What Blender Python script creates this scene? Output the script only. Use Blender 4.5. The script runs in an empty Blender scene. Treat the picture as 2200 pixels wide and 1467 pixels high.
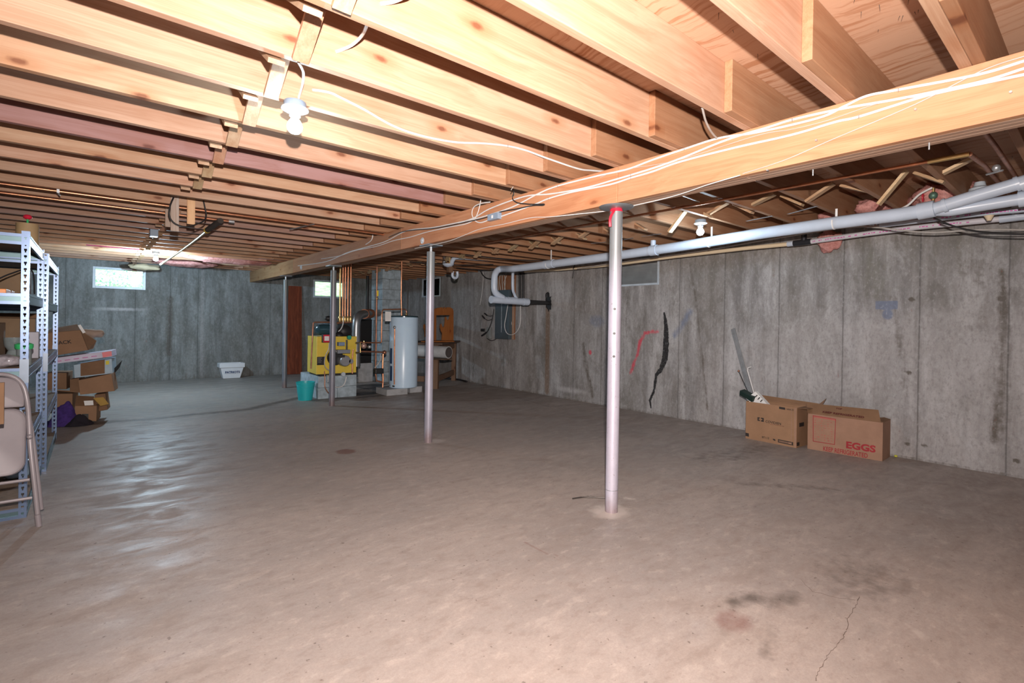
import bpy, bmesh, math, random
import numpy as np
from mathutils import Vector, Matrix, noise as mnoise
SC = bpy.context.scene
COL = SC.collection
R = random.Random(7)

# ---------------------------------------------------------------- camera
F_PX, YAW, ROLL, CY, CAM_H = 1077.8, 0.69455, 0.0157, 697.0, 1.2014
_f = Vector((math.sin(YAW), math.cos(YAW), -0.0038)).normalized()
_r = Vector((math.cos(YAW), -math.sin(YAW), 0))
_u = _r.cross(_f)
_R = _r*math.cos(ROLL) + _u*math.sin(ROLL)
_U = -_r*math.sin(ROLL) + _u*math.cos(ROLL)
CAM = Vector((0, 0, CAM_H))
cam_data = bpy.data.cameras.new('camera')
cam = bpy.data.objects.new('camera', cam_data); COL.objects.link(cam)
cam_data.sensor_width = 36.0; cam_data.sensor_fit = 'HORIZONTAL'
cam_data.lens = F_PX/2200*36.0
cam_data.shift_y = (CY-733.5)/2200
cam_data.clip_start = 0.05; cam_data.clip_end = 200
cam.matrix_world = Matrix(((_R.x, _U.x, -_f.x, 0), (_R.y, _U.y, -_f.y, 0), (_R.z, _U.z, -_f.z, CAM_H), (0, 0, 0, 1)))
SC.camera = cam

def at(px, py, axis, val):
    """where the sight line through a photo pixel meets the plane axis = val"""
    d = _f + _R*((px-1100)/F_PX) + _U*(-(py-CY)/F_PX)
    k = 'xyz'.index(axis)
    return CAM + d*((val-CAM[k])/d[k])

# ---------------------------------------------------------------- world, flash, exposure
W = bpy.data.worlds.new('world'); SC.world = W; W.use_nodes = True
nt = W.node_tree; nt.nodes.clear()
wo = nt.nodes.new('ShaderNodeOutputWorld'); bg = nt.nodes.new('ShaderNodeBackground')
sky = nt.nodes.new('ShaderNodeTexSky'); sky.sky_type = 'NISHITA'; sky.sun_elevation = math.radians(48)
sky.sun_rotation = math.radians(200); sky.sun_disc = False
bg.inputs['Strength'].default_value = 0.55
nt.links.new(sky.outputs[0], bg.inputs[0]); nt.links.new(bg.outputs[0], wo.inputs[0])
SC.view_settings.view_transform = 'Standard'; SC.view_settings.look = 'None'
SC.view_settings.gamma = 1.0; SC.view_settings.use_curve_mapping = False
SC.view_settings.exposure = 0.0

def area_light(name, loc, target, size, power, color, spread=math.pi):
    d = bpy.data.lights.new(name, 'AREA'); d.shape = 'DISK'; d.size = size; d.energy = power; d.color = color; d.spread = spread
    o = bpy.data.objects.new(name, d); COL.objects.link(o); o.location = loc
    o.rotation_euler = (Vector(target)-Vector(loc)).to_track_quat('-Z', 'Y').to_euler()
    return o
# the photographer's flash on top of the camera
area_light('camera_flash', (0.01, -0.03, 1.45), (2.0, 2.4, 1.70), 0.04, 198, (1.0, 0.885, 0.81), math.radians(150))

# ---------------------------------------------------------------- main dimensions
ZJ = 2.1806          # underside of the joists
JH = 0.235           # joist depth
ZB = ZJ-0.2234       # underside of the girder
XB = 2.4873          # near face of the girder
XW = 5.7975          # right wall
YK = 11.55           # back wall
XL = -1.35           # left wall
YF = -1.6            # wall behind the camera
S = 0.4064; YJ0 = 1.5692

# ---------------------------------------------------------------- mesh helpers
def sm(o, ang=40):
    me = o.data
    me.polygons.foreach_set('use_smooth', [True]*len(me.polygons))
    me.set_sharp_from_angle(angle=math.radians(ang))
    return o

class MB:
    def __init__(s): s.v = []; s.f = []
    def add(s, vs, fs):
        n = len(s.v); s.v += [tuple(v) for v in vs]; s.f += [tuple(i+n for i in f) for f in fs]; return s
    def box(s, x0, x1, y0, y1, z0, z1):
        return s.add([(x0,y0,z0),(x1,y0,z0),(x1,y1,z0),(x0,y1,z0),(x0,y0,z1),(x1,y0,z1),(x1,y1,z1),(x0,y1,z1)],
                     [(0,3,2,1),(4,5,6,7),(0,1,5,4),(1,2,6,5),(2,3,7,6),(3,0,4,7)])
    def bar(s, p0, p1, w, t, up=(0,0,1)):
        """rectangular bar from p0 to p1: w across, t along the 'up' side"""
        p0 = Vector(p0); p1 = Vector(p1); d = (p1-p0).normalized(); up = Vector(up)
        a = d.cross(up)
        if a.length < 1e-5: a = d.cross(Vector((1,0,0)))
        a.normalize(); b = a.cross(d).normalized(); a = a*w/2; b = b*t/2
        vs = [p0-a-b, p0+a-b, p0+a+b, p0-a+b, p1-a-b, p1+a-b, p1+a+b, p1-a+b]
        return s.add(vs, [(0,1,2,3),(7,6,5,4),(0,4,5,1),(1,5,6,2),(2,6,7,3),(3,7,4,0)])
    def cyl(s, p0, p1, r0, r1=None, n=16, caps=True):
        p0 = Vector(p0); p1 = Vector(p1); r1 = r0 if r1 is None else r1
        d = (p1-p0).normalized(); a = d.cross(Vector((0,0,1)))
        if a.length < 1e-4: a = Vector((1,0,0))
        a.normalize(); b = d.cross(a)
        vs = []
        for p, r in ((p0, r0), (p1, r1)):
            for i in range(n):
                t = 2*math.pi*i/n; vs.append(p + a*(r*math.cos(t)) + b*(r*math.sin(t)))
        fs = [(i, (i+1)%n, n+(i+1)%n, n+i) for i in range(n)]
        if caps: fs += [tuple(range(n-1,-1,-1)), tuple(range(n, 2*n))]
        return s.add(vs, fs)
    def tube(s, pts, r, n=10, flat=None, caps=True):
        """swept tube; r number or list; flat=(w factor, normal) squashes the section along a normal"""
        pts = [Vector(p) for p in pts]; m = len(pts); rs = r if isinstance(r, (list, tuple)) else [r]*m
        T = [(pts[min(i+1,m-1)]-pts[max(i-1,0)]).normalized() for i in range(m)]
        a = T[0].cross(Vector((0,0,1)))
        if a.length < 1e-3: a = T[0].cross(Vector((1,0,0)))
        a.normalize(); vs = []
        for i in range(m):
            a = (a - T[i]*a.dot(T[i])).normalized(); b = T[i].cross(a)
            for k in range(n):
                t = 2*math.pi*k/n; o = a*(rs[i]*math.cos(t)) + b*(rs[i]*math.sin(t))
                if flat:
                    nn = Vector(flat[1]); o = o - nn*(o.dot(nn)*(1-flat[0]))
                vs.append(pts[i]+o)
        fs = [(i*n+k, i*n+(k+1)%n, (i+1)*n+(k+1)%n, (i+1)*n+k) for i in range(m-1) for k in range(n)]
        if caps: fs += [tuple(range(n-1,-1,-1)), tuple(range((m-1)*n, m*n))]
        return s.add(vs, fs)
    def lathe(s, prof, c, n=24, axis='z'):
        """profile [(r, h)] turned about an axis through c"""
        c = Vector(c); vs = []
        for r, h in prof:
            for i in range(n):
                t = 2*math.pi*i/n; u, v = r*math.cos(t), r*math.sin(t)
                vs.append(c + (Vector((u,v,h)) if axis == 'z' else Vector((h,u,v)) if axis == 'x' else Vector((v,h,u))))
        m = len(prof)
        fs = [(i*n+k, i*n+(k+1)%n, (i+1)*n+(k+1)%n, (i+1)*n+k) for i in range(m-1) for k in range(n)]
        return s.add(vs, fs)
    def prism(s, poly, o, u, v, thick):
        """polygon in the plane o + a*u + b*v, extruded by thick along u x v"""
        o = Vector(o); u = Vector(u).normalized(); v = Vector(v).normalized(); w = u.cross(v)*thick
        n = len(poly); A = [o+u*a+v*b for a, b in poly]
        return s.add(A+[p+w for p in A], [tuple(range(n-1,-1,-1)), tuple(range(n, 2*n))]+[(i,(i+1)%n,n+(i+1)%n,n+i) for i in range(n)])
    def ball(s, c, r, n=14, sc=(1,1,1)):
        c = Vector(c); m = n//2; vs = []; 
        for j in range(1, m):
            ph = math.pi*j/m
            for i in range(n):
                t = 2*math.pi*i/n
                vs.append(c+Vector((r*sc[0]*math.sin(ph)*math.cos(t), r*sc[1]*math.sin(ph)*math.sin(t), r*sc[2]*math.cos(ph))))
        k = len(vs); vs += [c+Vector((0,0,r*sc[2])), c-Vector((0,0,r*sc[2]))]
        fs = [(j*n+i, (j+1)*n+i, (j+1)*n+(i+1)%n, j*n+(i+1)%n) for j in range(m-2) for i in range(n)]
        fs += [(k, i, (i+1)%n) for i in range(n)] + [(k+1, (m-2)*n+(i+1)%n, (m-2)*n+i) for i in range(n)]
        return s.add(vs, fs)
    def build(s, name, m, parent=None, smooth=False, bevel=0, origin=None, fix=True):
        me = bpy.data.meshes.new(name)
        org = Vector(origin) if origin is not None else Vector((0,0,0))
        me.from_pydata([tuple(Vector(v)-org) for v in s.v], [], s.f)
        if fix:
            bm = bmesh.new(); bm.from_mesh(me); bmesh.ops.recalc_face_normals(bm, faces=bm.faces); bm.to_mesh(me); bm.free()
        me.update(); me.materials.append(m)
        o = bpy.data.objects.new(name, me); COL.objects.link(o); o.location = org
        if parent is not None:
            o.parent = parent; o.location = org - wloc(parent)
        if smooth: sm(o, smooth if smooth is not True else 40)
        if bevel:
            b = o.modifiers.new('b', 'BEVEL'); b.width = bevel; b.segments = 2; b.limit_method = 'ANGLE'
        return o
def wloc(o):
    l = Vector(o.location)
    while o.parent: o = o.parent; l = l + Vector(o.location)
    return l
def tag(o, label=None, cat=None, group=None, kind=None):
    if label: o['label'] = label
    if cat: o['category'] = cat
    if group: o['group'] = group
    if kind: o['kind'] = kind
    return o
def thing(name, loc, label, cat, group=None):
    o = bpy.data.objects.new(name, None); COL.objects.link(o); o.location = loc; o.empty_display_size = .05
    return tag(o, label, cat, group)
def copy_tree(o, parent=None):
    c = o.copy(); COL.objects.link(c)
    if parent is not None: c.parent = parent
    for ch in list(o.children): copy_tree(ch, c)
    return c
def spline(pts, n=8):
    """Catmull-Rom through points"""
    P = [Vector(p) for p in pts]; out = []
    for i in range(len(P)-1):
        a, b, c, d = P[max(i-1,0)], P[i], P[i+1], P[min(i+2,len(P)-1)]
        for k in range(n):
            t = k/n
            out.append(.5*((2*b)+(c-a)*t+(2*a-5*b+4*c-d)*t*t+(3*b-a-3*c+d)*t**3))
    return out+[P[-1]]
def text_obj(name, body, size, origin, u, v, m, parent, depth=0.0006, off=0.0, sx=1.0, align='LEFT'):
    """lettering lying in the plane of u (reading direction) and v (up)"""
    c = bpy.data.curves.new(name, 'FONT'); c.body = body; c.size = size; c.extrude = depth; c.offset = off
    c.align_x = align; c.materials.append(m); c.resolution_u = 3
    tmp = bpy.data.objects.new('tmp', c); COL.objects.link(tmp); bpy.context.view_layer.update()
    me = bpy.data.meshes.new_from_object(tmp.evaluated_get(bpy.context.evaluated_depsgraph_get())); bpy.data.objects.remove(tmp); bpy.data.curves.remove(c)
    if not me.materials: me.materials.append(m)
    o = bpy.data.objects.new(name, me); COL.objects.link(o)
    u = Vector(u).normalized(); v = Vector(v).normalized(); w = u.cross(v)
    Mx = Matrix(((u.x*sx, v.x, w.x, 0), (u.y*sx, v.y, w.y, 0), (u.z*sx, v.z, w.z, 0), (0,0,0,1)))
    o.matrix_world = Matrix.Translation(Vector(origin)) @ Mx
    if parent is not None:
        o.parent = parent; o.matrix_parent_inverse = Matrix.Identity(4)
        o.matrix_local = Matrix.Translation(Vector(origin)-wloc(parent)) @ Mx
    return o
# ---------------------------------------------------------------- materials
class NB:
    """small node builder"""
    def __init__(s, name):
        s.m = bpy.data.materials.new(name); s.m.use_nodes = True; s.t = s.m.node_tree; s.t.nodes.clear()
        s.out = s.t.nodes.new('ShaderNodeOutputMaterial'); s.b = s.t.nodes.new('ShaderNodeBsdfPrincipled')
        s.t.links.new(s.b.outputs[0], s.out.inputs[0])
    def n(s, typ, **kw):
        x = s.t.nodes.new(typ)
        for k, v in kw.items(): setattr(x, k, v)
        return x
    def l(s, a, b): s.t.links.new(a, b)
    def set(s, inp, v):
        if hasattr(v, 'is_output') or isinstance(v, bpy.types.NodeSocket): s.l(v, inp)
        elif isinstance(v, (tuple, list)) and len(v) == 3 and inp.type == 'RGBA': inp.default_value = (*v, 1)
        else: inp.default_value = v
    def coord(s, kind='Object', scale=(1,1,1), rnd=0):
        c = s.n('ShaderNodeTexCoord').outputs[kind]
        if rnd:
            oi = s.n('ShaderNodeObjectInfo'); mul = s.n('ShaderNodeVectorMath', operation='SCALE'); 
            cmb = s.n('ShaderNodeCombineXYZ')
            for i in range(3): s.l(oi.outputs['Random'], cmb.inputs[i])
            s.l(cmb.outputs[0], mul.inputs[0]); mul.inputs['Scale'].default_value = rnd
            ad = s.n('ShaderNodeVectorMath', operation='ADD'); s.l(c, ad.inputs[0]); s.l(mul.outputs[0], ad.inputs[1]); c = ad.outputs[0]
        mp = s.n('ShaderNodeMapping'); s.l(c, mp.inputs[0]); mp.inputs['Scale'].default_value = scale
        return mp.outputs[0]
    def noise(s, vec, scale=1, detail=4, rough=.55, dist=0):
        x = s.n('ShaderNodeTexNoise'); s.l(vec, x.inputs['Vector']); x.inputs['Scale'].default_value = scale
        x.inputs['Detail'].default_value = detail; x.inputs['Roughness'].default_value = rough; x.inputs['Distortion'].default_value = dist
        return x.outputs['Fac']
    def ramp(s, fac, stops, interp='LINEAR'):
        x = s.n('ShaderNodeValToRGB'); s.l(fac, x.inputs[0]); cr = x.color_ramp; cr.interpolation = interp
        while len(cr.elements) < len(stops): cr.elements.new(0.5)
        for e, (p, c) in zip(cr.elements, stops):
            e.position = p; e.color = (*c, 1) if isinstance(c, (tuple, list)) else (c, c, c, 1)
        return x.outputs[0]
    def mix(s, fac, a, b, typ='MIX'):
        x = s.n('ShaderNodeMix', data_type='RGBA', blend_type=typ)
        s.set(x.inputs[0], fac); s.set(x.inputs[6], a); s.set(x.inputs[7], b); return x.outputs[2]
    def math(s, op, a, b=None, clamp=False):
        x = s.n('ShaderNodeMath', operation=op, use_clamp=clamp); s.set(x.inputs[0], a)
        if b is not None: s.set(x.inputs[1], b)
        return x.outputs[0]
    def attr(s, name): 
        return s.n('ShaderNodeAttribute', attribute_name=name).outputs['Fac']
    def bump(s, h, strength=.3, dist=.002):
        x = s.n('ShaderNodeBump'); x.inputs['Strength'].default_value = strength; x.inputs['Distance'].default_value = dist
        s.l(h, x.inputs['Height']); s.l(x.outputs[0], s.b.inputs['Normal'])
    def fin(s, color=None, rough=.6, metal=0, spec=None, **kw):
        if color is not None: s.set(s.b.inputs['Base Color'], color)
        s.set(s.b.inputs['Roughness'], rough); s.set(s.b.inputs['Metallic'], metal)
        if spec is not None: s.b.inputs['Specular IOR Level'].default_value = spec
        for k, v in kw.items(): s.set(s.b.inputs[k], v)
        return s.m

def plain(name, col, rough=.6, metal=0, var=.12, vscale=8, spec=None, bump=0, **kw):
    """slightly uneven paint, plastic or metal"""
    b = NB(name); v = b.coord('Object', rnd=9)
    n = b.noise(v, vscale, 5, .6)
    c = b.mix(b.ramp(n, [(.3, 0), (.7, 1)]), tuple(x*(1-var) for x in col), tuple(min(1, x*(1+var)) for x in col))
    if bump: b.bump(b.noise(v, vscale*6, 3), bump, .003)
    return b.fin(c, rough, metal, spec, **kw)

def wood(name, base, dark, axis='x', knots=1.0, rough=.62, tint=True, streak=.5, stain=.35):
    b = NB(name)
    k = 'xyz'.index(axis)
    def sc(a, c): v = [c, c, c]; v[k] = a; return tuple(v)
    warp = b.noise(b.coord('Object', sc(.9, 3), rnd=31), 1, 3)
    vec = b.coord('Object', (1,1,1), rnd=31)
    # broad cathedral grain
    wadd = b.n('ShaderNodeVectorMath', operation='ADD'); b.l(vec, wadd.inputs[0])
    wm = b.n('ShaderNodeVectorMath', operation='SCALE'); wc = b.n('ShaderNodeCombineXYZ')
    for i in range(3):
        if i != k: b.l(warp, wc.inputs[i])
    b.l(wc.outputs[0], wm.inputs[0]); wm.inputs['Scale'].default_value = .22
    b.l(wm.outputs[0], wadd.inputs[1])
    mp = b.n('ShaderNodeMapping'); b.l(wadd.outputs[0], mp.inputs[0]); mp.inputs['Scale'].default_value = sc(.7, 26)
    g1 = b.noise(mp.outputs[0], 1, 5, .6)
    g2 = b.noise(b.coord('Object', sc(2.2, 210), rnd=31), 1, 2, .5)
    g = b.math('ADD', b.math('MULTIPLY', g1, .7), b.math('MULTIPLY', g2, .3))
    base_s = base
    if tint:
        oi = b.n('ShaderNodeObjectInfo'); base_s = oi.outputs['Color']
    dk = b.mix(1.0, base_s, dark, 'MULTIPLY')
    c = b.mix(b.math('MULTIPLY', b.ramp(g, [(.40, 0), (.62, 1)]), streak), base_s, dk)
    # blotches
    bl = b.noise(b.coord('Object', sc(1.3, 4), rnd=17), 1, 4, .6)
    c = b.mix(b.math('MULTIPLY', b.ramp(bl, [(.48, 0), (.66, 1)]), stain), c, b.mix(1.0, base_s, (.72, .5, .36), 'MULTIPLY'))
    if knots:
        vo = b.n('ShaderNodeTexVoronoi', voronoi_dimensions='2D'); vx = b.n('ShaderNodeSeparateXYZ'); b.l(vec, vx.inputs[0]); vc = b.n('ShaderNodeCombineXYZ')
        b.l(b.math('MULTIPLY', vx.outputs[k], 2.1), vc.inputs[0]); b.l(b.math('MULTIPLY', vx.outputs[2 if k != 2 else 0], 5.0), vc.inputs[1])
        b.l(vc.outputs[0], vo.inputs['Vector']); vo.inputs['Scale'].default_value = 1
        d = b.math('ADD', vo.outputs['Distance'], b.math('MULTIPLY', b.math('SUBTRACT', b.noise(vec, 30, 2), .5), .06))
        core = b.ramp(d, [(.035, 1), (.085, 0)])
        halo = b.ramp(d, [(.07, 1), (.24, 0)])
        keep = b.ramp(b.n('ShaderNodeSeparateColor').outputs[0], [(.5, 0), (.52, 1)]) if False else None
        sp = b.n('ShaderNodeSeparateColor'); b.l(vo.outputs['Color'], sp.inputs[0])
        keep = b.ramp(sp.outputs[0], [(.50, 0), (.54, 1)])
        c = b.mix(b.math('MULTIPLY', b.math('MULTIPLY', halo, keep), .55*knots), c, b.mix(1.0, base_s, (.75, .5, .33), 'MULTIPLY'))
        c = b.mix(b.math('MULTIPLY', b.math('MULTIPLY', core, keep), .9*knots), c, b.mix(1.0, base_s, (.36, .20, .15), 'MULTIPLY'))
    b.bump(g, .25, .0015)
    return b.fin(c, rough, 0, .35)

M = {}
PINE = (.53, .34, .235)
M['wood'] = wood('framing_lumber', PINE, (.62, .42, .30), 'x')
M['wood_y'] = wood('framing_lumber_lengthwise', PINE, (.62, .40, .28), 'y', knots=.8)
M['wood_z'] = wood('framing_lumber_upright', PINE, (.62, .42, .30), 'z', knots=.4)
M['old_wood'] = wood('aged_bench_lumber', (.20, .12, .075), (.5, .4, .35), 'z', tint=False)
M['old_wood_x'] = wood('aged_bench_lumber_x', (.12, .08, .06), (.5, .4, .35), 'x', tint=False)
M['red_ply'] = wood('red_brown_plywood', (.235, .055, .022), (.35, .3, .3), 'z', knots=0, tint=False, streak=.8, stain=.8)
M['orange_pine'] = wood('varnished_pine', (.33, .12, .03), (.55, .4, .3), 'z', knots=.8, tint=False)

def plywood():
    b = NB('subfloor_plywood')
    w = b.noise(b.coord('Object', (.35, 1.2, 1)), 1.5, 4)
    wa = b.n('ShaderNodeVectorMath', operation='ADD'); b.l(b.coord('Object'), wa.inputs[0])
    cc = b.n('ShaderNodeCombineXYZ'); b.l(b.math('MULTIPLY', w, .9), cc.inputs[1]); b.l(b.math('MULTIPLY', w, .3), cc.inputs[0]); b.l(cc.outputs[0], wa.inputs[1])
    mp = b.n('ShaderNodeMapping'); b.l(wa.outputs[0], mp.inputs[0]); mp.inputs['Scale'].default_value = (34, 2.4, 1)
    mp.inputs['Rotation'].default_value = (0, 0, .1)
    g = b.noise(mp.outputs[0], 1, 5, .65)
    g2 = b.noise(b.coord('Object', (220, 6, 1)), 1, 2)
    patch = b.noise(b.coord('Object', (1.3, .8, 1)), 1, 2)
    f = b.math('MULTIPLY', b.ramp(g, [(.5, 0), (.62, 1)]), b.ramp(patch, [(.35, .25), (.6, 1)]))
    c = b.mix(f, (.56, .34, .23), (.36, .15, .07))
    c = b.mix(b.math('MULTIPLY', g2, .35), c, (.40, .24, .15))
    kn = b.n('ShaderNodeTexVoronoi'); b.l(b.coord('Object', (2.2, 1.0, 1)), kn.inputs['Vector']); kn.inputs['Scale'].default_value = 1.4
    c = b.mix(b.ramp(kn.outputs['Distance'], [(.035, 1), (.05, 0)]), c, (.07, .03, .02))
    b.bump(g, .3, .001)
    return b.fin(c, .6, 0, .3)
M['plywood'] = plywood()

def conc_floor():
    b = NB('floor_concrete'); v = b.coord('Object')
    big = b.noise(b.coord('Object', (.5, .8, 1)), 1.1, 5, .6)
    mid = b.noise(b.coord('Object', (2.2, 4.5, 1)), 1.3, 6, .65, .6)
    fine = b.noise(v, 55, 4, .7)
    c = b.mix(b.ramp(big, [(.35, 0), (.68, 1)]), (.315, .278, .262), (.435, .37, .335))
    c = b.mix(b.math('MULTIPLY', b.ramp(mid, [(.48, 0), (.72, 1)]), .55), c, (.26, .215, .19))
    c = b.mix(b.math('MULTIPLY', b.ramp(mid, [(.25, 1), (.42, 0)]), .5), c, (.53, .45, .41))
    c = b.mix(b.math('MULTIPLY', b.ramp(fine, [(.45, 0), (.75, 1)]), .35), c, (.24, .20, .18))
    sp2 = b.noise(b.coord('Object', (9, 16, 1)), 1, 5, .7)
    c = b.mix(b.math('MULTIPLY', b.ramp(sp2, [(.53, 0), (.64, 1)]), .45), c, (.25, .20, .175))
    c = b.mix(b.math('MULTIPLY', b.ramp(sp2, [(.34, 1), (.45, 0)]), .4), c, (.52, .45, .41))
    spk = b.noise(v, 38, 2, .5); c = b.mix(b.math('MULTIPLY', b.ramp(spk, [(.69, 0), (.73, 1)]), .7), c, (.13, .10, .085))
    gr = b.noise(v, 130, 3, .8); c = b.mix(b.math('MULTIPLY', b.ramp(gr, [(.4, 0), (.7, 1)]), .3), c, (.22, .18, .16))
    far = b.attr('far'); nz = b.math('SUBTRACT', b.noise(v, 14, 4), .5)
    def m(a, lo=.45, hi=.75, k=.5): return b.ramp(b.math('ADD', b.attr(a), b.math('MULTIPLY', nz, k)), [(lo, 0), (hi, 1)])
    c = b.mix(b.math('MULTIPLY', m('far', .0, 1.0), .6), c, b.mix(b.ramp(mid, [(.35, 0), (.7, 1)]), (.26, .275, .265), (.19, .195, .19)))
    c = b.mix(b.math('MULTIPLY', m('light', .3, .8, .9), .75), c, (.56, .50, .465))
    c = b.mix(b.math('MULTIPLY', m('rust', .3, .65), .8), c, (.20, .10, .085))
    c = b.mix(b.math('MULTIPLY', m('dark', .2, .7, .9), .85), c, (.10, .08, .068))
    wet = m('wet', .2, .5)
    c = b.mix(wet, c, (.045, .04, .04))
    b.bump(b.math('ADD', b.math('MULTIPLY', mid, .25), b.math('MULTIPLY', fine, .4)), .22, .0035)
    rg = b.math('SUBTRACT', b.ramp(mid, [(.32, .34), (.60, .66)]), b.math('MULTIPLY', wet, .1))
    return b.fin(c, rg, 0, .5)
M['floor'] = conc_floor()

def conc_wall(name, k=1.12, tint=(.94, .985, 1.05), attrs=True, flip=False, seams=(), axis=1):
    b = NB(name); v = b.coord('Object')
    sc = (1, 1, .22)
    streak = b.noise(b.coord('Object', (6, 6, .8)), 1, 6, .65, .4)
    streak2 = b.noise(b.coord('Object', (26, 26, 2.5)), 1, 4, .6)
    big = b.noise(b.coord('Object', (1.2, 1.2, .8)), 1, 4, .6)
    fine = b.noise(v, 60, 4, .75)
    pit = b.noise(b.coord('Object', (20, 20, 9)), 1, 5, .75)
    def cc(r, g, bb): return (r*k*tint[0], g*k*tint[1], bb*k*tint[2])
    c = b.mix(b.ramp(streak, [(.34, 0), (.64, 1)]), cc(.20, .185, .175), cc(.44, .42, .405))
    c = b.mix(b.math('MULTIPLY', b.ramp(streak2, [(.48, 0), (.66, 1)]), .3), c, cc(.20, .18, .165))
    c = b.mix(b.math('MULTIPLY', b.ramp(big, [(.45, 0), (.62, 1)]), .6), c, cc(.23, .205, .18))
    c = b.mix(b.math('MULTIPLY', b.ramp(pit, [(.62, 0), (.72, 1)]), .5), c, cc(.13, .11, .10))
    c = b.mix(b.math('MULTIPLY', b.ramp(fine, [(.4, 0), (.75, 1)]), .3), c, cc(.17, .15, .14))
    pt = b.noise(b.coord('Object', (4.2, 4.2, 2.0)), 1, 8, .72, .5)
    c = b.mix(b.math('MULTIPLY', b.ramp(pt, [(.50, 0), (.62, 1)]), .55), c, cc(.15, .135, .115))
    c = b.mix(b.math('MULTIPLY', b.ramp(pt, [(.34, 1), (.45, 0)]), .4), c, cc(.50, .48, .47))
    if attrs:
        nz = b.math('SUBTRACT', b.noise(v, 22, 4), .5); nv = b.math('SUBTRACT', streak2, .5)
        def m(a, lo=.4, hi=.7, kk=.5): return b.ramp(b.math('ADD', b.attr(a), b.math('MULTIPLY', b.math('ADD', nz, nv), kk)), [(lo, 0), (hi, 1)])
        c = b.mix(b.math('MULTIPLY', m('pale', .0, 1.0, .5), .8), c, (.52, .51, .53))
        c = b.mix(b.math('MULTIPLY', m('stain', .2, .7, .9), .9), c, (.115, .10, .085))
        c = b.mix(b.math('MULTIPLY', m('green', .2, .8, .9), .5), c, (.13, .13, .085))
        c = b.mix(b.math('MULTIPLY', m('blue', .25, .6, .3), .8), c, (.17, .21, .31))
        c = b.mix(b.math('MULTIPLY', m('brown', .3, .7, .4), .7), c, (.20, .13, .085))
        c = b.mix(b.math('MULTIPLY', m('red', .25, .7, .8), .9), c, (.62, .07, .11))
        c = b.mix(m('tar', .42, .56, .7), c, (.022, .022, .025))
        pass
    if seams:
        sp = b.n('ShaderNodeSeparateXYZ'); b.l(v, sp.inputs[0]); co = b.math('ADD', sp.outputs[axis], b.math('MULTIPLY', b.math('SUBTRACT', b.noise(b.coord('Object', (3, 3, 5)), 1, 3), .5), .012))
        dmin = None
        for q in seams:
            dd = b.math('ABSOLUTE', b.math('SUBTRACT', co, q)); dmin = dd if dmin is None else b.math('MINIMUM', dmin, dd)
        ln = b.ramp(dmin, [(0, 1), (.0035, .9), (.007, 0)]); side = b.ramp(dmin, [(.004, 1), (.05, 0)])
        c = b.mix(b.math('MULTIPLY', side, b.math('MULTIPLY', streak2, .5)), c, cc(.16, .145, .135))
        c = b.mix(b.math('MULTIPLY', ln, .6), c, cc(.075, .068, .062))
    c2 = b.noise(b.coord('Object', (34, 34, 20)), 1, 6, .8)
    c = b.mix(b.math('MULTIPLY', b.ramp(c2, [(.52, 0), (.62, 1)]), .35), c, cc(.15, .135, .125))
    c = b.mix(b.math('MULTIPLY', b.ramp(c2, [(.36, 1), (.45, 0)]), .3), c, cc(.52, .50, .49))
    b.bump(b.math('ADD', streak, b.math('MULTIPLY', pit, .6)), .35, .006)
    return b.fin(c, .82, 0, .25)
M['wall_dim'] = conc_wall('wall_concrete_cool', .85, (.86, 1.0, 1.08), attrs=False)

M['white_cable'] = plain('white_cable_sheath', (.66, .66, .66), .45)
M['grey_cable'] = plain('grey_cable_sheath', (.42, .40, .38), .5)
M['black'] = plain('black_rubber', (.018, .018, .02), .5)
M['staple'] = plain('steel_staple', (.45, .45, .46), .35, .8)
M['pvc'] = plain('white_pvc', (.50, .58, .70), .32, var=.04)
M['pvc_old'] = plain('cream_cpvc', (.74, .62, .44), .4, var=.04)
M['copper'] = plain('copper_tube', (.66, .30, .17), .32, .9, var=.25, vscale=14)
M['copper_dull'] = plain('tarnished_copper', (.42, .20, .13), .45, .8, var=.3, vscale=14)
M['brass'] = plain('brass_fitting', (.65, .48, .22), .35, .9)
M['galv'] = plain('galvanised_steel', (.50, .53, .56), .35, .75, var=.15, vscale=20)
M['plate'] = plain('steel_plate', (.30, .33, .36), .4, .7)
M['shelf_metal'] = plain('zinc_shelf_steel', (.13, .185, .30), .3, .55, var=.08)
M['shelf_dark'] = plain('zinc_shelf_beam', (.09, .15, .17), .35, .6, var=.1)
M['fixture'] = plain('white_porcelain', (.50, .57, .64), .3, var=.02)
M['fix_box'] = plain('blue_grey_plastic', (.25, .33, .44), .4)
M['red_paint'] = plain('red_enamel', (.60, .02, .05), .35)
M['white'] = plain('white_paint', (.80, .80, .80), .45, var=.04)
M['crack'] = plain('crack_dirt', (.13, .095, .08), .9)
M['nail'] = plain('dark_nail', (.10, .09, .085), .4, .7)
def cardboard(name, col=(.42, .24, .125)):
    b = NB(name); v = b.coord('Object')
    n = b.noise(v, 7, 4, .6); f = b.noise(b.coord('Object', (8, 8, 160)), 1, 2)
    c = b.mix(b.ramp(n, [(.3, 0), (.7, 1)]), tuple(x*.88 for x in col), tuple(x*1.08 for x in col))
    c = b.mix(b.math('MULTIPLY', f, .18), c, tuple(x*.6 for x in col))
    b.bump(f, .12, .001); return b.fin(c, .8, 0, .2)
M['card'] = cardboard('cardboard', (.34, .20, .12)); M['card_pale'] = cardboard('cardboard_pale', (.36, .215, .15)); M['card_shaded'] = cardboard('cardboard_shaded', (.25, .145, .085))  # last tone is a darker copy that paints shade on flaps and boxes
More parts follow.
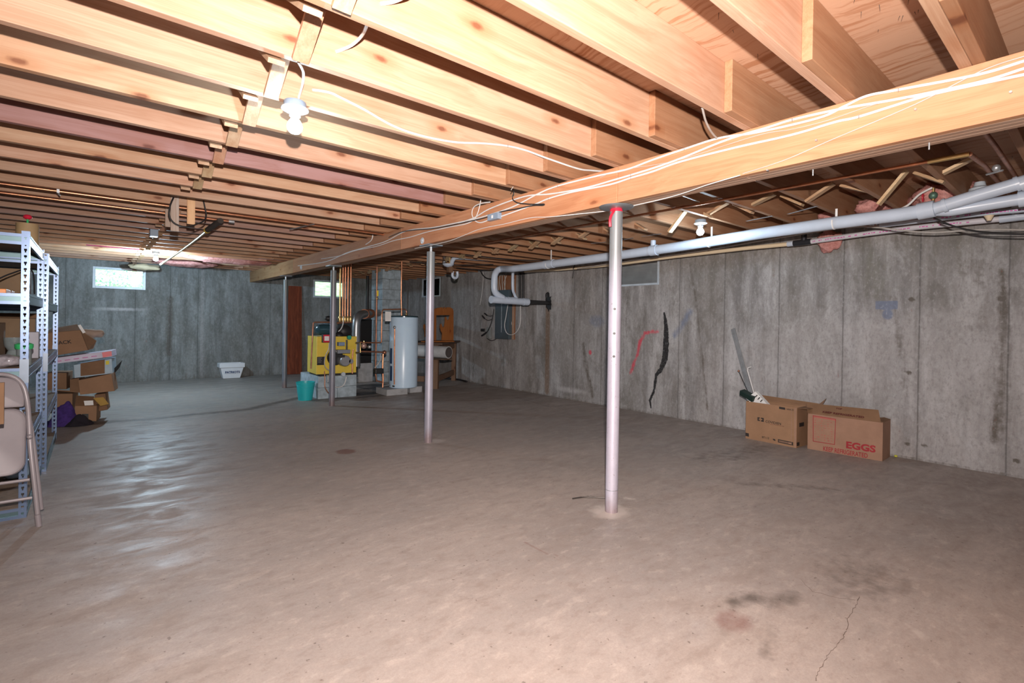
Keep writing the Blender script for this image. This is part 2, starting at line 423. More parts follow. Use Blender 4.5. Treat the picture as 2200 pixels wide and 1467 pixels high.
def post_mat():
    b = NB('post_paint'); v = b.coord('Object', rnd=5)
    n = b.noise(b.coord('Object', (9, 9, 2.5), rnd=5), 1, 5, .65); f = b.noise(v, 60, 3, .7)
    c = b.mix(b.ramp(n, [(.35, 0), (.7, 1)]), (.74, .69, .74), (.98, .95, 1.0))
    oi = b.n('ShaderNodeObjectInfo'); c = b.mix(1.0, c, oi.outputs['Color'], 'MULTIPLY')
    spz = b.n('ShaderNodeSeparateXYZ'); b.l(b.coord('Object'), spz.inputs[0])
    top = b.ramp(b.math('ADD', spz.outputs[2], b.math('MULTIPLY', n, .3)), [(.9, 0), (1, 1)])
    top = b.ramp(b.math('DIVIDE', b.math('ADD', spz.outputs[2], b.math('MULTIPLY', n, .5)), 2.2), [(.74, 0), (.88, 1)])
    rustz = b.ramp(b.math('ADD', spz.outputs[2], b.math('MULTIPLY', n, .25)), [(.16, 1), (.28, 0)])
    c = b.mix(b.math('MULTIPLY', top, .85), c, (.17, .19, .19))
    c = b.mix(b.math('MULTIPLY', rustz, .6), c, (.20, .12, .10))
    c = b.mix(b.math('MULTIPLY', b.ramp(f, [(.64, 0), (.7, 1)]), .6), c, (.18, .12, .11))
    return b.fin(c, .42, .25)
M['post'] = post_mat()
def glass():
    b = NB('window_glass'); g = b.n('ShaderNodeBsdfTransparent'); gl = b.n('ShaderNodeBsdfGlossy'); gl.inputs['Roughness'].default_value = .06
    fr = b.n('ShaderNodeFresnel'); mx = b.n('ShaderNodeMixShader'); b.l(fr.outputs[0], mx.inputs[0]); b.l(g.outputs[0], mx.inputs[1]); b.l(gl.outputs[0], mx.inputs[2])
    b.l(mx.outputs[0], b.out.inputs[0]); b.t.nodes.remove(b.b); return b.m
M['glass'] = glass()
def bulb_mat(name='lit_bulb', s=26):
    b = NB(name); e = b.n('ShaderNodeEmission'); e.inputs[0].default_value = (.93, 1, 1, 1); e.inputs[1].default_value = s
    b.l(e.outputs[0], b.out.inputs[0]); b.t.nodes.remove(b.b); return b.m
M['bulb'] = bulb_mat()
# ---------------------------------------------------------------- setting
def grid(name, m, u0, u1, v0, v1, step, fn, attrs, hole=None):
    """flat gridded surface; fn(u, v) -> xyz arrays; attrs {name: fn(u, v)}; hole(u, v) cuts cells"""
    nu = int(round((u1-u0)/step))+1; nv = int(round((v1-v0)/step))+1
    us = np.linspace(u0, u1, nu); vs = np.linspace(v0, v1, nv)
    Ug, Vg = np.meshgrid(us, vs, indexing='ij'); P = fn(Ug, Vg)
    co = np.stack([np.broadcast_to(p, Ug.shape) for p in P], -1).reshape(-1, 3)
    i, j = np.meshgrid(np.arange(nu-1), np.arange(nv-1), indexing='ij'); a = (i*nv+j)
    f = np.stack([a, a+nv, a+nv+1, a+1], -1).reshape(-1, 4)
    if hole is not None:
        uc = (us[:-1]+us[1:])[:, None]/2+0*vs[None, :-1]; vc = 0*us[:-1, None]+(vs[:-1]+vs[1:])[None]/2
        f = f[~hole(uc, vc).reshape(-1)]
    me = bpy.data.meshes.new(name); me.vertices.add(len(co)); me.vertices.foreach_set('co', co.astype('f4').ravel())
    me.loops.add(len(f)*4); me.loops.foreach_set('vertex_index', f.astype('i4').ravel())
    me.polygons.add(len(f)); me.polygons.foreach_set('loop_start', np.arange(0, len(f)*4, 4, dtype='i4'))
    me.update(calc_edges=True); me.validate()
    for k, g in attrs.items():
        A = me.attributes.new(k, 'FLOAT', 'POINT'); A.data.foreach_set('value', np.clip(g(Ug, Vg), 0, 1).astype('f4').ravel())
    me.materials.append(m); o = bpy.data.objects.new(name, me); COL.objects.link(o); o['kind'] = 'structure'
    return o
def seg_d(u, v, pts):
    d = np.full(u.shape, 9.)
    for (a, b), (c, e) in zip(pts[:-1], pts[1:]):
        L = (c-a)**2+(e-b)**2+1e-9; t = np.clip(((u-a)*(c-a)+(v-b)*(e-b))/L, 0, 1)
        d = np.minimum(d, np.hypot(u-a-t*(c-a), v-b-t*(e-b)))
    return d
def soft(d, w, s=None): s = s or w; return np.clip((w+s/2-d)/s, 0, 1)
def blob(u, v, cu, cv, ru, rv): return np.clip(1.5-np.hypot((u-cu)/ru, (v-cv)/rv), 0, 1)

# floor marks, traced on the slab
def fl(*q): return [tuple(at(x, y, 'z', 0)[:2]) for x, y in q]
DAMP = fl((150, 915), (250, 905), (330, 900), (440, 888), (530, 880), (600, 864), (650, 853), (760, 856), (840, 846), (900, 834))
_dx = np.array([p[0] for p in DAMP]); _dy = np.array([p[1] for p in DAMP])
PUD = fl((815, 832))[0]; PUD2 = fl((775, 846))[0]
CRACK = fl((1845, 1280), (1840, 1300), (1822, 1325), (1820, 1350), (1812, 1368), (1795, 1390), (1778, 1410), (1760, 1440), (1752, 1467))
CRACK2 = fl((1720, 1245), (1745, 1270), (1800, 1285), (1845, 1290)); STNL = fl((1575, 1293), (1620, 1283), (1655, 1288), (1700, 1282)); STNT = fl((1655, 1300), (1650, 1350), (1645, 1410)); POSTS = fl((1311, 1097), (918, 950), (717, 871), (611, 832))
DRAIN = fl((743, 970))[0]; S2 = fl((1460, 1065), (1400, 1050)); PINK = fl((1575, 1335))[0]; LT = fl((1925, 1330), (1960, 1350), (1990, 1375)); LT2 = fl((1345, 1070), (1362, 1072))
WIPE = fl((1125, 1165), (1170, 1188), (1210, 1196)); SL = fl((1600, 1040), (1700, 1045), (1790, 1050)); RUB = fl((1232, 1070), (1260, 1067), (1300, 1070))
DK2 = fl((1500, 985), (1640, 960), (1580, 985)); DK3 = fl((1850, 1240))[0]; SLAB = fl((1100, 850), (1180, 874), (1262, 867))
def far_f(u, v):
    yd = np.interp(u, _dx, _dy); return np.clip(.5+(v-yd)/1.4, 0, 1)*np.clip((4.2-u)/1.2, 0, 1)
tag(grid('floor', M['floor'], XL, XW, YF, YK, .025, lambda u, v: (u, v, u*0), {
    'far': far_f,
    'dark': lambda u, v: np.maximum.reduce([soft(seg_d(u, v, DAMP), .07, .16)*.95, soft(seg_d(u, v, STNL), .03, .13)*.85, soft(seg_d(u, v, STNT), .015, .08)*.5, soft(seg_d(u, v, DK2), .1, .3)*.5, blob(u, v, *DK3, .3, .2)*.35,
                                            soft(seg_d(u, v, SL), .05, .15)*.5, soft(seg_d(u, v, SLAB), .02, .04)*.5, soft(seg_d(u, v, RUB), .006, .014)]),
    'wet': lambda u, v: np.maximum(blob(u, v, *PUD, .3, .5), blob(u, v, *PUD2, .42, .14)),
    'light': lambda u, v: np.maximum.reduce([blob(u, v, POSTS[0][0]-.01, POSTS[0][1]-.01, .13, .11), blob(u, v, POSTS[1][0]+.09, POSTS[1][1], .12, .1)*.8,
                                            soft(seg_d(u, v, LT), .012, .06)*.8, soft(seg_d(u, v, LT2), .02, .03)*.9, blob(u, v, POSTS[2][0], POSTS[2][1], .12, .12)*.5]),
    'rust': lambda u, v: np.maximum.reduce([blob(u, v, *DRAIN, .08, .09), blob(u, v, *PINK, .10, .09)*.55, soft(seg_d(u, v, WIPE), .01, .02)*.65]),
}), 'bare concrete slab floor')
ck = MB()
for L, w in ((CRACK, .0018), (CRACK2, .0008)):
    pts = []
    for (a, b), (c, e) in zip(L[:-1], L[1:]):
        for i in range(6):
            t = i/6; pts.append(Vector((a+(c-a)*t+R.uniform(-.004, .004), b+(e-b)*t+R.uniform(-.004, .004), .0006)))
    for p, q in zip(pts[:-1], pts[1:]): ck.bar(p, q, w*R.uniform(.5, 1.5), .0006)
ck.build('floor_crack', M['crack'], bpy.data.objects['floor'])

# walls
HW = 2.24
WIN = [('window_1', 'back', -.03, .73, 1.70, 2.08), ('window_2', 'back', 3.78, 4.56, 1.70, 2.10),
       ('window_3', 'right', 9.42, 10.2, 1.75, 2.17), ('window_4', 'right', 3.90, 4.70, 1.74, 2.17)]
def wl(*q): return [tuple(at(x, y, 'x', XW)[1:]) for x, y in q]
SEAMS = [wl((x, 700))[0][0] for x in (1233, 1293, 1459, 1556, 1673, 1811, 1975, 2167, 1083, 1010)]
TARL = wl((1427, 672), (1431, 700), (1431, 740), (1429, 770), (1419, 795), (1410, 805), (1405, 840), (1396, 860), (1399, 878))
TARW = [.012, .032, .042, .04, .026, .02, .018, .016, .01]
DIAG = wl((1460, 745), (1440, 790), (1404, 800)); REDL = wl((1355, 800), (1368, 765), (1376, 735), (1385, 715), (1412, 712)); REDB = wl((1268, 757))[0]
BLU = wl((1905, 655))[0]; BLU2 = wl((1907, 675))[0]; BLS = wl((1450, 720), (1465, 700), (1482, 670)); BL3 = wl((1283, 690))[0]
BRN = wl((1177, 660), (1176, 760), (1175, 840)); ST1 = wl((1254, 740), (1258, 790), (1268, 820), (1272, 850)); ST2 = wl((2155, 590), (2158, 700), (2150, 870), (2140, 940))
ST3 = wl((1480, 560), (1495, 640), (1510, 780), (1520, 880)); ST4 = wl((1445, 560), (1435, 620)); GR = wl((1700, 530), (1690, 640)); GR2 = wl((1870, 540), (1890, 620))
PALE1 = wl((1225, 838))[0]; PALEL = wl((1426, 665), (1415, 700), (1411, 740), (1405, 780), (1402, 830)); TIE = [wl(q)[0] for q in ((1949, 953), (1986, 957), (2183, 990), (2150, 642), (1958, 643), (1952, 800))]
TARB = wl((1176, 635), (1177, 660))
PL = wl((1560, 740), (1640, 706), (1800, 672), (2040, 655))
LEAK = wl((1470, 830), (1462, 900), (1450, 960))
ST5 = wl((1920, 640), (1935, 760), (1950, 850)); ST6 = wl((2090, 560), (2100, 640), (2110, 700)); ST7 = wl((1350, 640), (1342, 720), (1335, 860)); ST8 = wl((1020, 640), (1018, 800)); ST9 = wl((1600, 620), (1610, 760))
def wseg(u, v, pts, ws):
    out = np.zeros(u.shape)
    for i in range(len(pts)-1):
        for k in range(8):
            t = k/8; p = [pts[i][j]*(1-t)+pts[i+1][j]*t for j in (0, 1)]; w = ws[i]*(1-t)+ws[i+1]*t
            out = np.maximum(out, np.clip(1.5-np.hypot(u-p[0], (v-p[1])*.8)/w, 0, 1))
    return out
M['wall'] = conc_wall('wall_concrete', seams=SEAMS, axis=1)
wr = grid('wall_right', M['wall'], YF, YK, 0, HW, .016, lambda u, v: (u*0+XW, u, v), {
    'tar': lambda u, v: np.maximum(wseg(u, v, TARL, TARW), wseg(u, v, TARB, [.05, .05])),
    'red': lambda u, v: np.maximum(soft(seg_d(u, v, REDL), .02, .06)*.9, blob(u, v, *REDB, .03, .035)),
    'blue': lambda u, v: np.maximum.reduce([((np.abs(u-BLU[0]) < .085) & (np.abs(v-BLU[1]) < .035))*.8, blob(u, v, *BLU2, .04, .05)*.9, soft(seg_d(u, v, BLS), .05, .1)*.6, blob(u, v, *BL3, .2, .12)*.45]),
    'brown': lambda u, v: np.maximum(soft(seg_d(u, v, BRN), .05, .06), soft(seg_d(u, v, ST4), .03, .08)*.5),
    'stain': lambda u, v: np.maximum.reduce([soft(seg_d(u, v, ST1), .03, .08)*.75, soft(seg_d(u, v, ST2), .035, .1)*.7, soft(seg_d(u, v, ST3), .008, .04)*.8, soft(seg_d(u, v, LEAK), .02, .1)*.35,
                                             soft(seg_d(u, v, ST5), .02, .1)*.55, soft(seg_d(u, v, ST6), .06, .2)*.35, soft(seg_d(u, v, ST7), .02, .08)*.4, soft(seg_d(u, v, ST8), .04, .2)*.5, soft(seg_d(u, v, ST9), .02, .1)*.4,
                                             *[blob(u, v, *t, .02, .016)*1.2 for t in TIE], (v < .02)*.35]),
    'green': lambda u, v: np.maximum(np.clip((v-1.45)/.9, 0, 1)*.55*(u < 4), soft(seg_d(u, v, GR2), .12, .3)*.6),
    'pale': lambda u, v: np.maximum.reduce([blob(u, v, *PALE1, .3, .04)*.8, soft(seg_d(u, v, PALEL), .012, .03)*.7, np.clip((np.interp(u, [PL[3][0], PL[2][0], PL[1][0], PL[0][0]], [PL[3][1], PL[2][1], PL[1][1], PL[0][1]])-v)/.22+.4, 0, 1)*.42*np.clip((3.5-u)/.6, 0, 1)]),
}, hole=lambda u, v: ((u > 9.44) & (u < 10.18) & (v > 1.77) & (v < 2.15)) | ((u > 3.92) & (u < 4.68) & (v > 1.76) & (v < 2.15)))
def bkx(x, y): return at(x, y, 'y', YK)
BSE = [bkx(x, 700).x for x in (365, 425, 580, 760, 140, 290)]
BST = [tuple((bkx(x, y).x, bkx(x, y).z)) for x, y in ((366, 640), (364, 720), (362, 760))]
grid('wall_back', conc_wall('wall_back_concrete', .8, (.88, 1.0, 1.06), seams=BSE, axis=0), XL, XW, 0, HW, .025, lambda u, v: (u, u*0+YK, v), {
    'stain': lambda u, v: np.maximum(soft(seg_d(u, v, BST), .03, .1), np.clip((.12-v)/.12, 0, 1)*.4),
    'pale': lambda u, v: np.maximum(blob(u, v, bkx(257, 664).x, bkx(257, 664).z, .32, .025), soft(np.abs(u-BSE[1]-.07), .02, .06)*.5)}, hole=lambda u, v: ((u > -.01) & (u < .71) & (v > 1.72) & (v < 2.06)) | ((u > 3.80) & (u < 4.54) & (v > 1.72) & (v < 2.08)))  # pale stroke below the window paints reflected light into the concrete
for n_, b_ in (('wall_left', (XL-.2, XL, YF, YK, -.02, 2.42)), ('wall_front', (XL-.2, XW+.2, YF-.2, YF, -.02, 2.42))):
    tag(MB().box(*b_).build(n_, M['wall_dim']), kind='structure')
# sill plate and rim above the right wall and the back wall
tag(MB().box(XW, XW+.14, YF, YK, HW, HW+.18).build('trim_1', M['wood_y']), kind='structure')
tag(MB().box(XL, XW, YK, YK+.14, HW, HW+.18).build('trim_2', M['wood']), kind='structure')
bpy.data.objects['trim_1'].color = (.45, .27, .16, 1); bpy.data.objects['trim_2'].color = (.45, .27, .16, 1)
tag(MB().box(XL-.2, XW+.3, YF-.2, YK+.3, ZJ+JH, ZJ+JH+.02).build('ceiling', M['plywood']), 'plywood subfloor seen between the joists', kind='structure')
# nail points through the subfloor
nb = MB()
for i in range(330):
    if i < 250:
        k = R.choice([-3, -2, -1, 0, 1, 2]); y = YJ0+k*S+.2+R.gauss(0, .05); x = R.uniform(.6, 2.45)
    else: x = R.uniform(2.7, 5); y = R.uniform(.4, 4)
    l = R.uniform(.012, .028); nb.cyl((x, y, ZJ+JH+.002), (x+R.uniform(-.006, .006), y+R.uniform(-.006, .006), ZJ+JH-l), .0013, .0004, 5)
tag(nb.build('subfloor_nail_points', M['nail'], bpy.data.objects['ceiling']), kind='stuff')

# windows
M['win_frame'] = plain('grey_window_steel', (.52, .60, .68), .4, .1)
M['dark_board'] = plain('dark_well_board', (.035, .033, .03), .9)
M['grey_board'] = plain('grey_well_board', (.30, .34, .37), .9)
for n_, wall, a0, a1, z0, z1 in WIN:
    e = bpy.data.objects.new(n_, None); COL.objects.link(e); e['kind'] = 'structure'
    e.location = ((a0+a1)/2, YK, z0) if wall == 'back' else (XW, (a0+a1)/2, z0)
    t = .042 if wall == 'back' else .028
    fr, gl, sl = MB(), MB(), MB()
    def bx(mb, a, b, d0, d1, c, d):
        (mb.box(a, b, YK+d0, YK+d1, c, d) if wall == 'back' else mb.box(XW+d0, XW+d1, a, b, c, d))
    bx(fr, a0, a0+t, -.012, .03, z0, z1); bx(fr, a1-t, a1, -.012, .03, z0, z1)
    bx(fr, a0+t, a1-t, -.012, .03, z0, z0+t); bx(fr, a0+t, a1-t, -.012, .03, z1-t, z1)
    bx(gl, a0+t, a1-t, .008, .012, z0+t, z1-t)
    # reveal through the wall
    bx(sl, a0, a1, .03, .24, z0-.02, z0+.005); bx(sl, a0-.02, a0, .03, .24, z0-.02, z1+.02); bx(sl, a1, a1+.02, .03, .24, z0-.02, z1+.02); bx(sl, a0, a1, .03, .24, z1, z1+.02)
    fr.build('window_frame', M['win_frame'], e, bevel=.003); gl.build('window_pane', M['glass'], e); sl.build('window_reveal', M['wall_dim'], e)
    if n_ in ('window_3', 'window_4'):
        bd = MB(); bx(bd, a0-.05, a1+.05, .25, .27, z0-.05, z1+.05); bd.build('well_cover', M['dark_board' if n_ == 'window_3' else 'grey_board'], e)
# outdoors beyond the back wall: a lawn bank, bushes
def lawn_mat():
    b = NB('lawn'); n = b.noise(b.coord('Object'), 3, 6, .7)
    return b.fin(b.ramp(n, [(.35, (.10, .30, .08)), (.65, (.45, .75, .30))]), .9)
M['lawn'] = lawn_mat()
lw = MB(); lw.add([(-12, YK+.3, 1.68), (16, YK+.3, 1.68), (16, YK+9, 2.1), (-12, YK+9, 2.1), (-12, YK+22, 4.6), (16, YK+22, 4.6)], [(0, 1, 2, 3), (3, 2, 5, 4)])
tag(lw.build('outside_lawn', M['lawn'], fix=False), 'sunlit grass bank outside the basement windows', kind='structure')
def leaf_mat():
    b = NB('sunlit_leaves'); oi = b.noise(b.coord('Object'), 6, 3)
    return b.fin(b.ramp(oi, [(.35, (.30, .62, .42)), (.6, (.85, .95, .85))]), .6)
M['leaf'] = leaf_mat()
for cx, cy, h, w in ((-.6, YK+4.5, .8, 1.1), (.9, YK+5.5, 1.0, 1.3)):
    lf = MB(); rr = random.Random(int(cx*10)+50)
    for i in range(1500):
        a = rr.uniform(0, 6.28); rad = w*math.sqrt(rr.random()); x = cx+rad*math.cos(a)*.8; y = cy+rad*math.sin(a)*.5; z = 1.8+h*rr.random()*(1-.6*(rad/w)**2)
        u = Vector((rr.uniform(-1, 1), rr.uniform(-1, 1), rr.uniform(-1, 1))).normalized()*.05; v = u.cross(Vector((rr.uniform(-1, 1), rr.uniform(-1, 1), rr.uniform(-1, 1)))).normalized()*.03
        p = Vector((x, y, z)); lf.add([p-u, p-v, p+u, p+v], [(0, 1, 2, 3)])
    tag(lf.build('bush', M['leaf'], fix=False), 'leafy bush outside, %s in the bright window' % ('further left' if cx < 0 else 'further right'), 'bush')
# sunlight outdoors
sd = bpy.data.lights.new('sun', 'SUN'); sd.energy = 9; sd.angle = .01; so = bpy.data.objects.new('sun', sd); COL.objects.link(so)
so.rotation_euler = (math.radians(48), 0, math.radians(20))

# ---------------------------------------------------------------- joists
ORD = ['first', 'second', 'third', 'fourth', 'fifth', 'sixth', 'seventh', 'eighth', 'ninth', 'tenth', 'eleventh', 'twelfth', 'thirteenth', 'fourteenth', 'fifteenth',
       'sixteenth', 'seventeenth', 'eighteenth', 'nineteenth', 'twentieth', 'twenty-first', 'twenty-second', 'twenty-third', 'twenty-fourth', 'twenty-fifth', 'twenty-sixth', 'twenty-seventh', 'twenty-eighth', 'twenty-ninth', 'thirtieth']
KMAX = 24
def jcol(k, side):
    r = random.Random(k*7+side*1000+3)
    g = r.uniform(.88, 1.06); c = [PINE[0]*g, PINE[1]*g*r.uniform(.98, 1.03), PINE[2]*g*r.uniform(.95, 1.06)]
    if side == 0 and k == 5: c = [.33, .185, .175]
    if side == 0 and k in (11, 13): c = [.38, .25, .21]
    if side == 1: c = [.36*g, .20*g, .115*g]  # right-hand joists tinted darker to paint in the girder's shade
    return (*c, 1)
def joist(x0, x1, y0, k, side, label, group):
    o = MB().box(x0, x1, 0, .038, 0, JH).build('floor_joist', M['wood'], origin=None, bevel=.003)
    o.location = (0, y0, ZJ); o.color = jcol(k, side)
    # keep grain local: shift mesh so that object coords differ
    return tag(o, label, 'joist', group)
lapx = {-3: 1.93, -2: 2.004, -1: 2.215, 0: 2.213, 1: 2.225, 2: 2.224, 3: 2.242}
for k in range(-3, KMAX+1):
    y = YJ0+k*S
    n = k-2
    if n == 0: lab = 'pale pine ceiling joist that carries the bare bulb over the open floor, window side of nothing'
    if n == 0: lab = 'pale pine joist carrying the large bare bulb above the open floor'
    elif n < 0: lab = 'pale pine joist, %s one on the camera side of the large bare bulb' % ORD[-n-1]
    elif k == 5: lab = 'reddish purple stained joist running beyond the large bare bulb'
    else: lab = 'pine joist left of the girder, %s beyond the large bare bulb' % ORD[n-1]
    joist(XL-.1, XB+.19+R.uniform(0, .05), y, k, 0, lab, 'joists on the bulb side of the girder')
    lx = lapx.get(k, 2.235+R.uniform(-.02, .02))
    if n == 0: lab2 = 'joist right of the girder, lapped against the large bulb joist'
    elif n < 0: lab2 = 'joist running right of the girder, %s one on the camera side of the bulb joist' % ORD[-n-1]
    else: lab2 = 'joist right of the girder tinted darker for shade, %s one beyond the bulb joist' % ORD[n-1]
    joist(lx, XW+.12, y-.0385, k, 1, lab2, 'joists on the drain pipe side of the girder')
# ---------------------------------------------------------------- girder
gd = thing('wooden_girder', (XB, 5.5, ZB), 'long built-up timber girder resting on the steel posts, cables stapled along it', 'beam')
seams = [-0.5, at(1326, 420, 'x', XB).y, at(862, 530, 'x', XB).y, 8.6, YK+.05]
CB = [(.50, .275, .155, 1), (.52, .26, .14, 1), (.44, .23, .12, 1), (.40, .25, .13, 1)]
for p in range(4):
    x0 = XB+p*.0385
    ss = seams if p in (0, 2) else [-0.5, 1.2, 3.6, 6.1, 9.0, YK+.05]
    for i in range(len(ss)-1):
        o = MB().box(0, .0378, ss[i]+.0012, ss[i+1]-.0012, 0, ZJ-ZB-.0005).build('girder_plank', M['wood_y'], gd, bevel=.0035, origin=None)
        o.location = Vector((x0, 0, ZB))-gd.location
        o.color = CB[min(i, 3)] if p == 0 else (.42, .30, .23, 1)
# ---------------------------------------------------------------- bridging between the joists
def strut(x, ya, za, yb, zb, m, col, label, group, hang=0):
    o = MB().bar((0, 0, 0), (0, yb-ya, zb-za), .060, .019, up=(0, -(zb-za), yb-ya)).build('bridging_strut', m, bevel=.0015)
    o.location = (x, ya, za); o.color = col; return tag(o, label, 'bridging', group)
for k in range(-1, KMAX):
    y = YJ0+k*S; n = k-2
    w = 'under the bulb' if n == 0 else ''
    c1 = (.48*R.uniform(.85, 1.05), .31*R.uniform(.9, 1.05), .20, 1)
    where = ('%s bay on the camera side of the bulb joist' % ORD[-n-1] if n < 0 else '%s bay beyond the bulb joist' % ORD[n])
    hangs = k in (8, 9)
    if not hangs:
        strut(.583, y-.011, ZJ-.012, y-S+.048, ZJ+JH-.018, M['wood_y'], c1, 'strut rising toward the camera, %s' % where, 'left bridging rising toward the camera')
        strut(.517, y+.049, ZJ-.016, y+S-.011, ZJ+JH-.018, M['wood_y'], (.50, .36, .25, 1), 'strut falling toward the camera, %s' % where, 'left bridging sloping toward the camera')
for (x0, y0, x1, y1, col, lab) in ((366, 424, 377, 497, (.52, .46, .42, 1), 'grey weathered bridging board hanging straight down, longest of three'),
                                   (410, 426, 410, 482, (.80, .52, .30, 1), 'tan bridging board hanging straight down beside the bridging row'),
                                   (360, 450, 363, 488, (.50, .44, .40, 1), 'short grey bridging board hanging behind the long grey one')):
    Y = 5.22 if x0 != 360 else 5.62
    p1 = at(x1 if x0 != 366 else 375, y1, 'y', Y); 
    strut(p1.x, Y+.004, ZJ+.13, Y-.004, p1.z, M['wood_z'], col, lab, None)
for k in range(-2, KMAX):
    y = YJ0+k*S-.038; c = (.46*R.uniform(.85, 1.1), .31, .19, 1); r_ = random.Random(k+90); n = k-2
    where = ('%s bay on the camera side of the bulb joist' % ORD[-n-1] if n < 0 else '%s bay beyond the bulb joist' % ORD[n])
    # struts nailed at the top only; their lower ends hang just under the joists
    zz = {-2: 2.20, -1: 2.065, 0: 2.165, 1: 2.20, 2: 2.195, 3: 2.065}.get(k, ZJ-.01+r_.uniform(-.05, .02))
    dy = {-2: .17, -1: .17, 0: .2, 1: .22, 2: .2, 3: .2}.get(k, .25+r_.uniform(-.04, .05))
    yt = {-2: .57, -1: .895, 0: 1.33, 1: 1.75, 2: 2.14, 3: 2.455}.get(k, y+.05)
    xs_ = 4.10 if k == 3 else 4.20
    strut(xs_, yt+.012, 2.27, yt+dy, zz, M['wood_y'], (.62, .48, .30, 1) if k in (-2, -1, 3) else c, 'right-side strut slanting away, %s' % where, 'right bridging slanting away')
    if k not in (-2,):
        strut(xs_+.07, yt-.012, 2.26, yt-.17, ZJ-.02 if k != 0 else ZJ+.01, M['wood_y'], c, 'right-side strut slanting nearer, %s' % where, 'right bridging slanting toward the camera')
# ---------------------------------------------------------------- steel posts
PX = XB+.077
POST_INFO = [(at(1311, 1099, 'z', 0), 'tall silver post nearest the camera, holes down its side, red screw jack on top', True),
             (at(917, 950, 'z', 0), 'silver steel post in front of the wooden rack and workbench', False),
             (at(717, 871, 'z', 0), 'dull grey steel post standing in front of the yellow boiler', False),
             (at(610.5, 833, 'z', 0), 'thin looking grey steel post in front of the leaning red-brown board', False)]
for i, (p, lab, jack) in enumerate(POST_INFO):
    y = p.y; t = thing('steel_post', (PX, y, 0), lab, 'post', 'posts under the girder')
    ztop = ZB-.012; zt = at(1328, 455, 'x', PX).z if jack else ztop-.055
    r = .040
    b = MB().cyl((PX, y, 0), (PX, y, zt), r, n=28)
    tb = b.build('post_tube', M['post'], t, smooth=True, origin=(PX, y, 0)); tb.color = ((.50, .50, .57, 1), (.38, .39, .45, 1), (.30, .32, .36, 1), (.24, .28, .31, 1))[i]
    MB().cyl((PX, y, zt), (PX, y, ztop-.004), .014 if not jack else .017, n=14).build('jack_screw', M['red_paint'] if jack else M['galv'], t, smooth=True)
    pl = MB()
    if jack:
        pl.lathe([(0, 0), (.05, -.004), (.085, 0), (.105, .006), (.11, .012), (0, .012)], (PX, y, ztop-.004), 32)
        pl.build('top_plate', M['plate'], t, smooth=True)
        q = MB(); d = (Vector(at(1311, 470, 'y', y))-Vector((PX, y, 0))); 
        q.cyl((PX, y, zt), (PX, y, zt+.035), .042, .034, n=24)
        q.build('jack_collar', M['red_paint'], t, smooth=True)
        a = Vector((PX, y, zt+.03)); bb = at(1316, 458, 'y', y-.02); c = at(1311, 470, 'y', y-.02); e = at(1311, 487, 'y', y-.02)
        MB().tube(spline([a, bb, c, e], 6), .0085, 8).build('jack_handle', M['red_paint'], t, smooth=True)
        for qy in (664, 716, 765):
            h = at(1321, qy, 'x', PX); v = (CAM-Vector((PX, y, h.z))).normalized(); v.z = 0; v.normalize()
            c0 = Vector((PX, y, h.z))+v*.0385; MB().cyl(c0, c0+v*.003, .0085, n=12).build('pin_hole', M['black'], t)
        # faint ring joint low on the tube
        MB().cyl((PX, y, at(1311, 1050, 'x', PX).z), (PX, y, at(1311, 1050, 'x', PX).z+.003), .0404, n=28).build('weld_ring', M['plate'], t, smooth=True)
    else:
        pl.box(PX-.08, PX+.08, y-.09, y+.09, ztop, ZB); pl.build('top_plate', M['plate'], t)
# mortar collars on the floor round the posts are marks of the slab

# ---------------------------------------------------------------- bare bulbs
def lamp(x, y, ztop, label, power, s=1.0):
    t = thing('bulb_holder', (x, y, ztop), label, 'lamp')
    MB().lathe([(0, 0), (.045*s, 0), (.048*s, -.004), (.048*s, -.026), (0, -.026)], (x, y, ztop), 28).build('junction_box', M['fix_box'], t, smooth=True)
    MB().lathe([(0, -.026), (.048*s, -.026), (.058*s, -.031), (.058*s, -.036), (.046*s, -.043), (.026*s, -.048), (.024*s, -.066), (.021*s, -.068), (0, -.068)], (x, y, ztop), 28).build('porcelain_socket', M['fixture'], t, smooth=True)
    b = MB().lathe([(.014, -.066), (.015, -.074), (.022, -.084), (.030, -.097), (.0335, -.112), (.030, -.128), (.019, -.140), (0, -.145)], (x, y, ztop), 24).build('glass_bulb', M['bulb'], t, smooth=True)
    d = bpy.data.lights.new('bulb_light', 'POINT'); d.energy = power; d.color = (.60, .83, 1.0); d.shadow_soft_size = .03
    o = bpy.data.objects.new('bulb_light', d); COL.objects.link(o); o.parent = t; o.location = (0, 0, -.185)
    return t
_l1 = at(634, 219, 'z', ZJ); _l3 = at(1505, 472, 'y', 2.44)
LP = [(_l1.x, _l1.y, ZJ, 'large bare lit bulb in a white holder, beside the end of the loose white cable', 15),
      (.70, YJ0+19*S-.1, ZJ-.0, 'small distant bare lit bulb in a white holder close to the bright window', 135),
      (_l3.x, 2.44, _l3.z, 'bare lit bulb in a white holder hanging above the white drain pipe', 16)]
for a in LP: lamp(*a)
tag(MB().tube(spline([at(641.5, 134, 'y', 2.0), at(649.5, 149, 'y', 2.1), at(652, 160, 'y', 2.2), at(649.5, 182, 'y', 2.3), at(641, 212, 'y', 2.39)], 8), .0055, 8).build('lamp_cable', M['white_cable'], smooth=True),
    'short white cable dropping into the holder of the large bulb', 'cable')
tag(MB().tube(spline([at(1461, 418, 'y', 2.2), at(1492, 430, 'y', 2.3), at(1505, 436, 'y', 2.36), at(1511, 450, 'y', 2.38), at(1508, 464, 'y', 2.38)], 8), .005, 8).build('lamp_cable', M['white_cable'], smooth=True),
    'short white cable curving into the holder of the bulb above the drain pipe', 'cable')

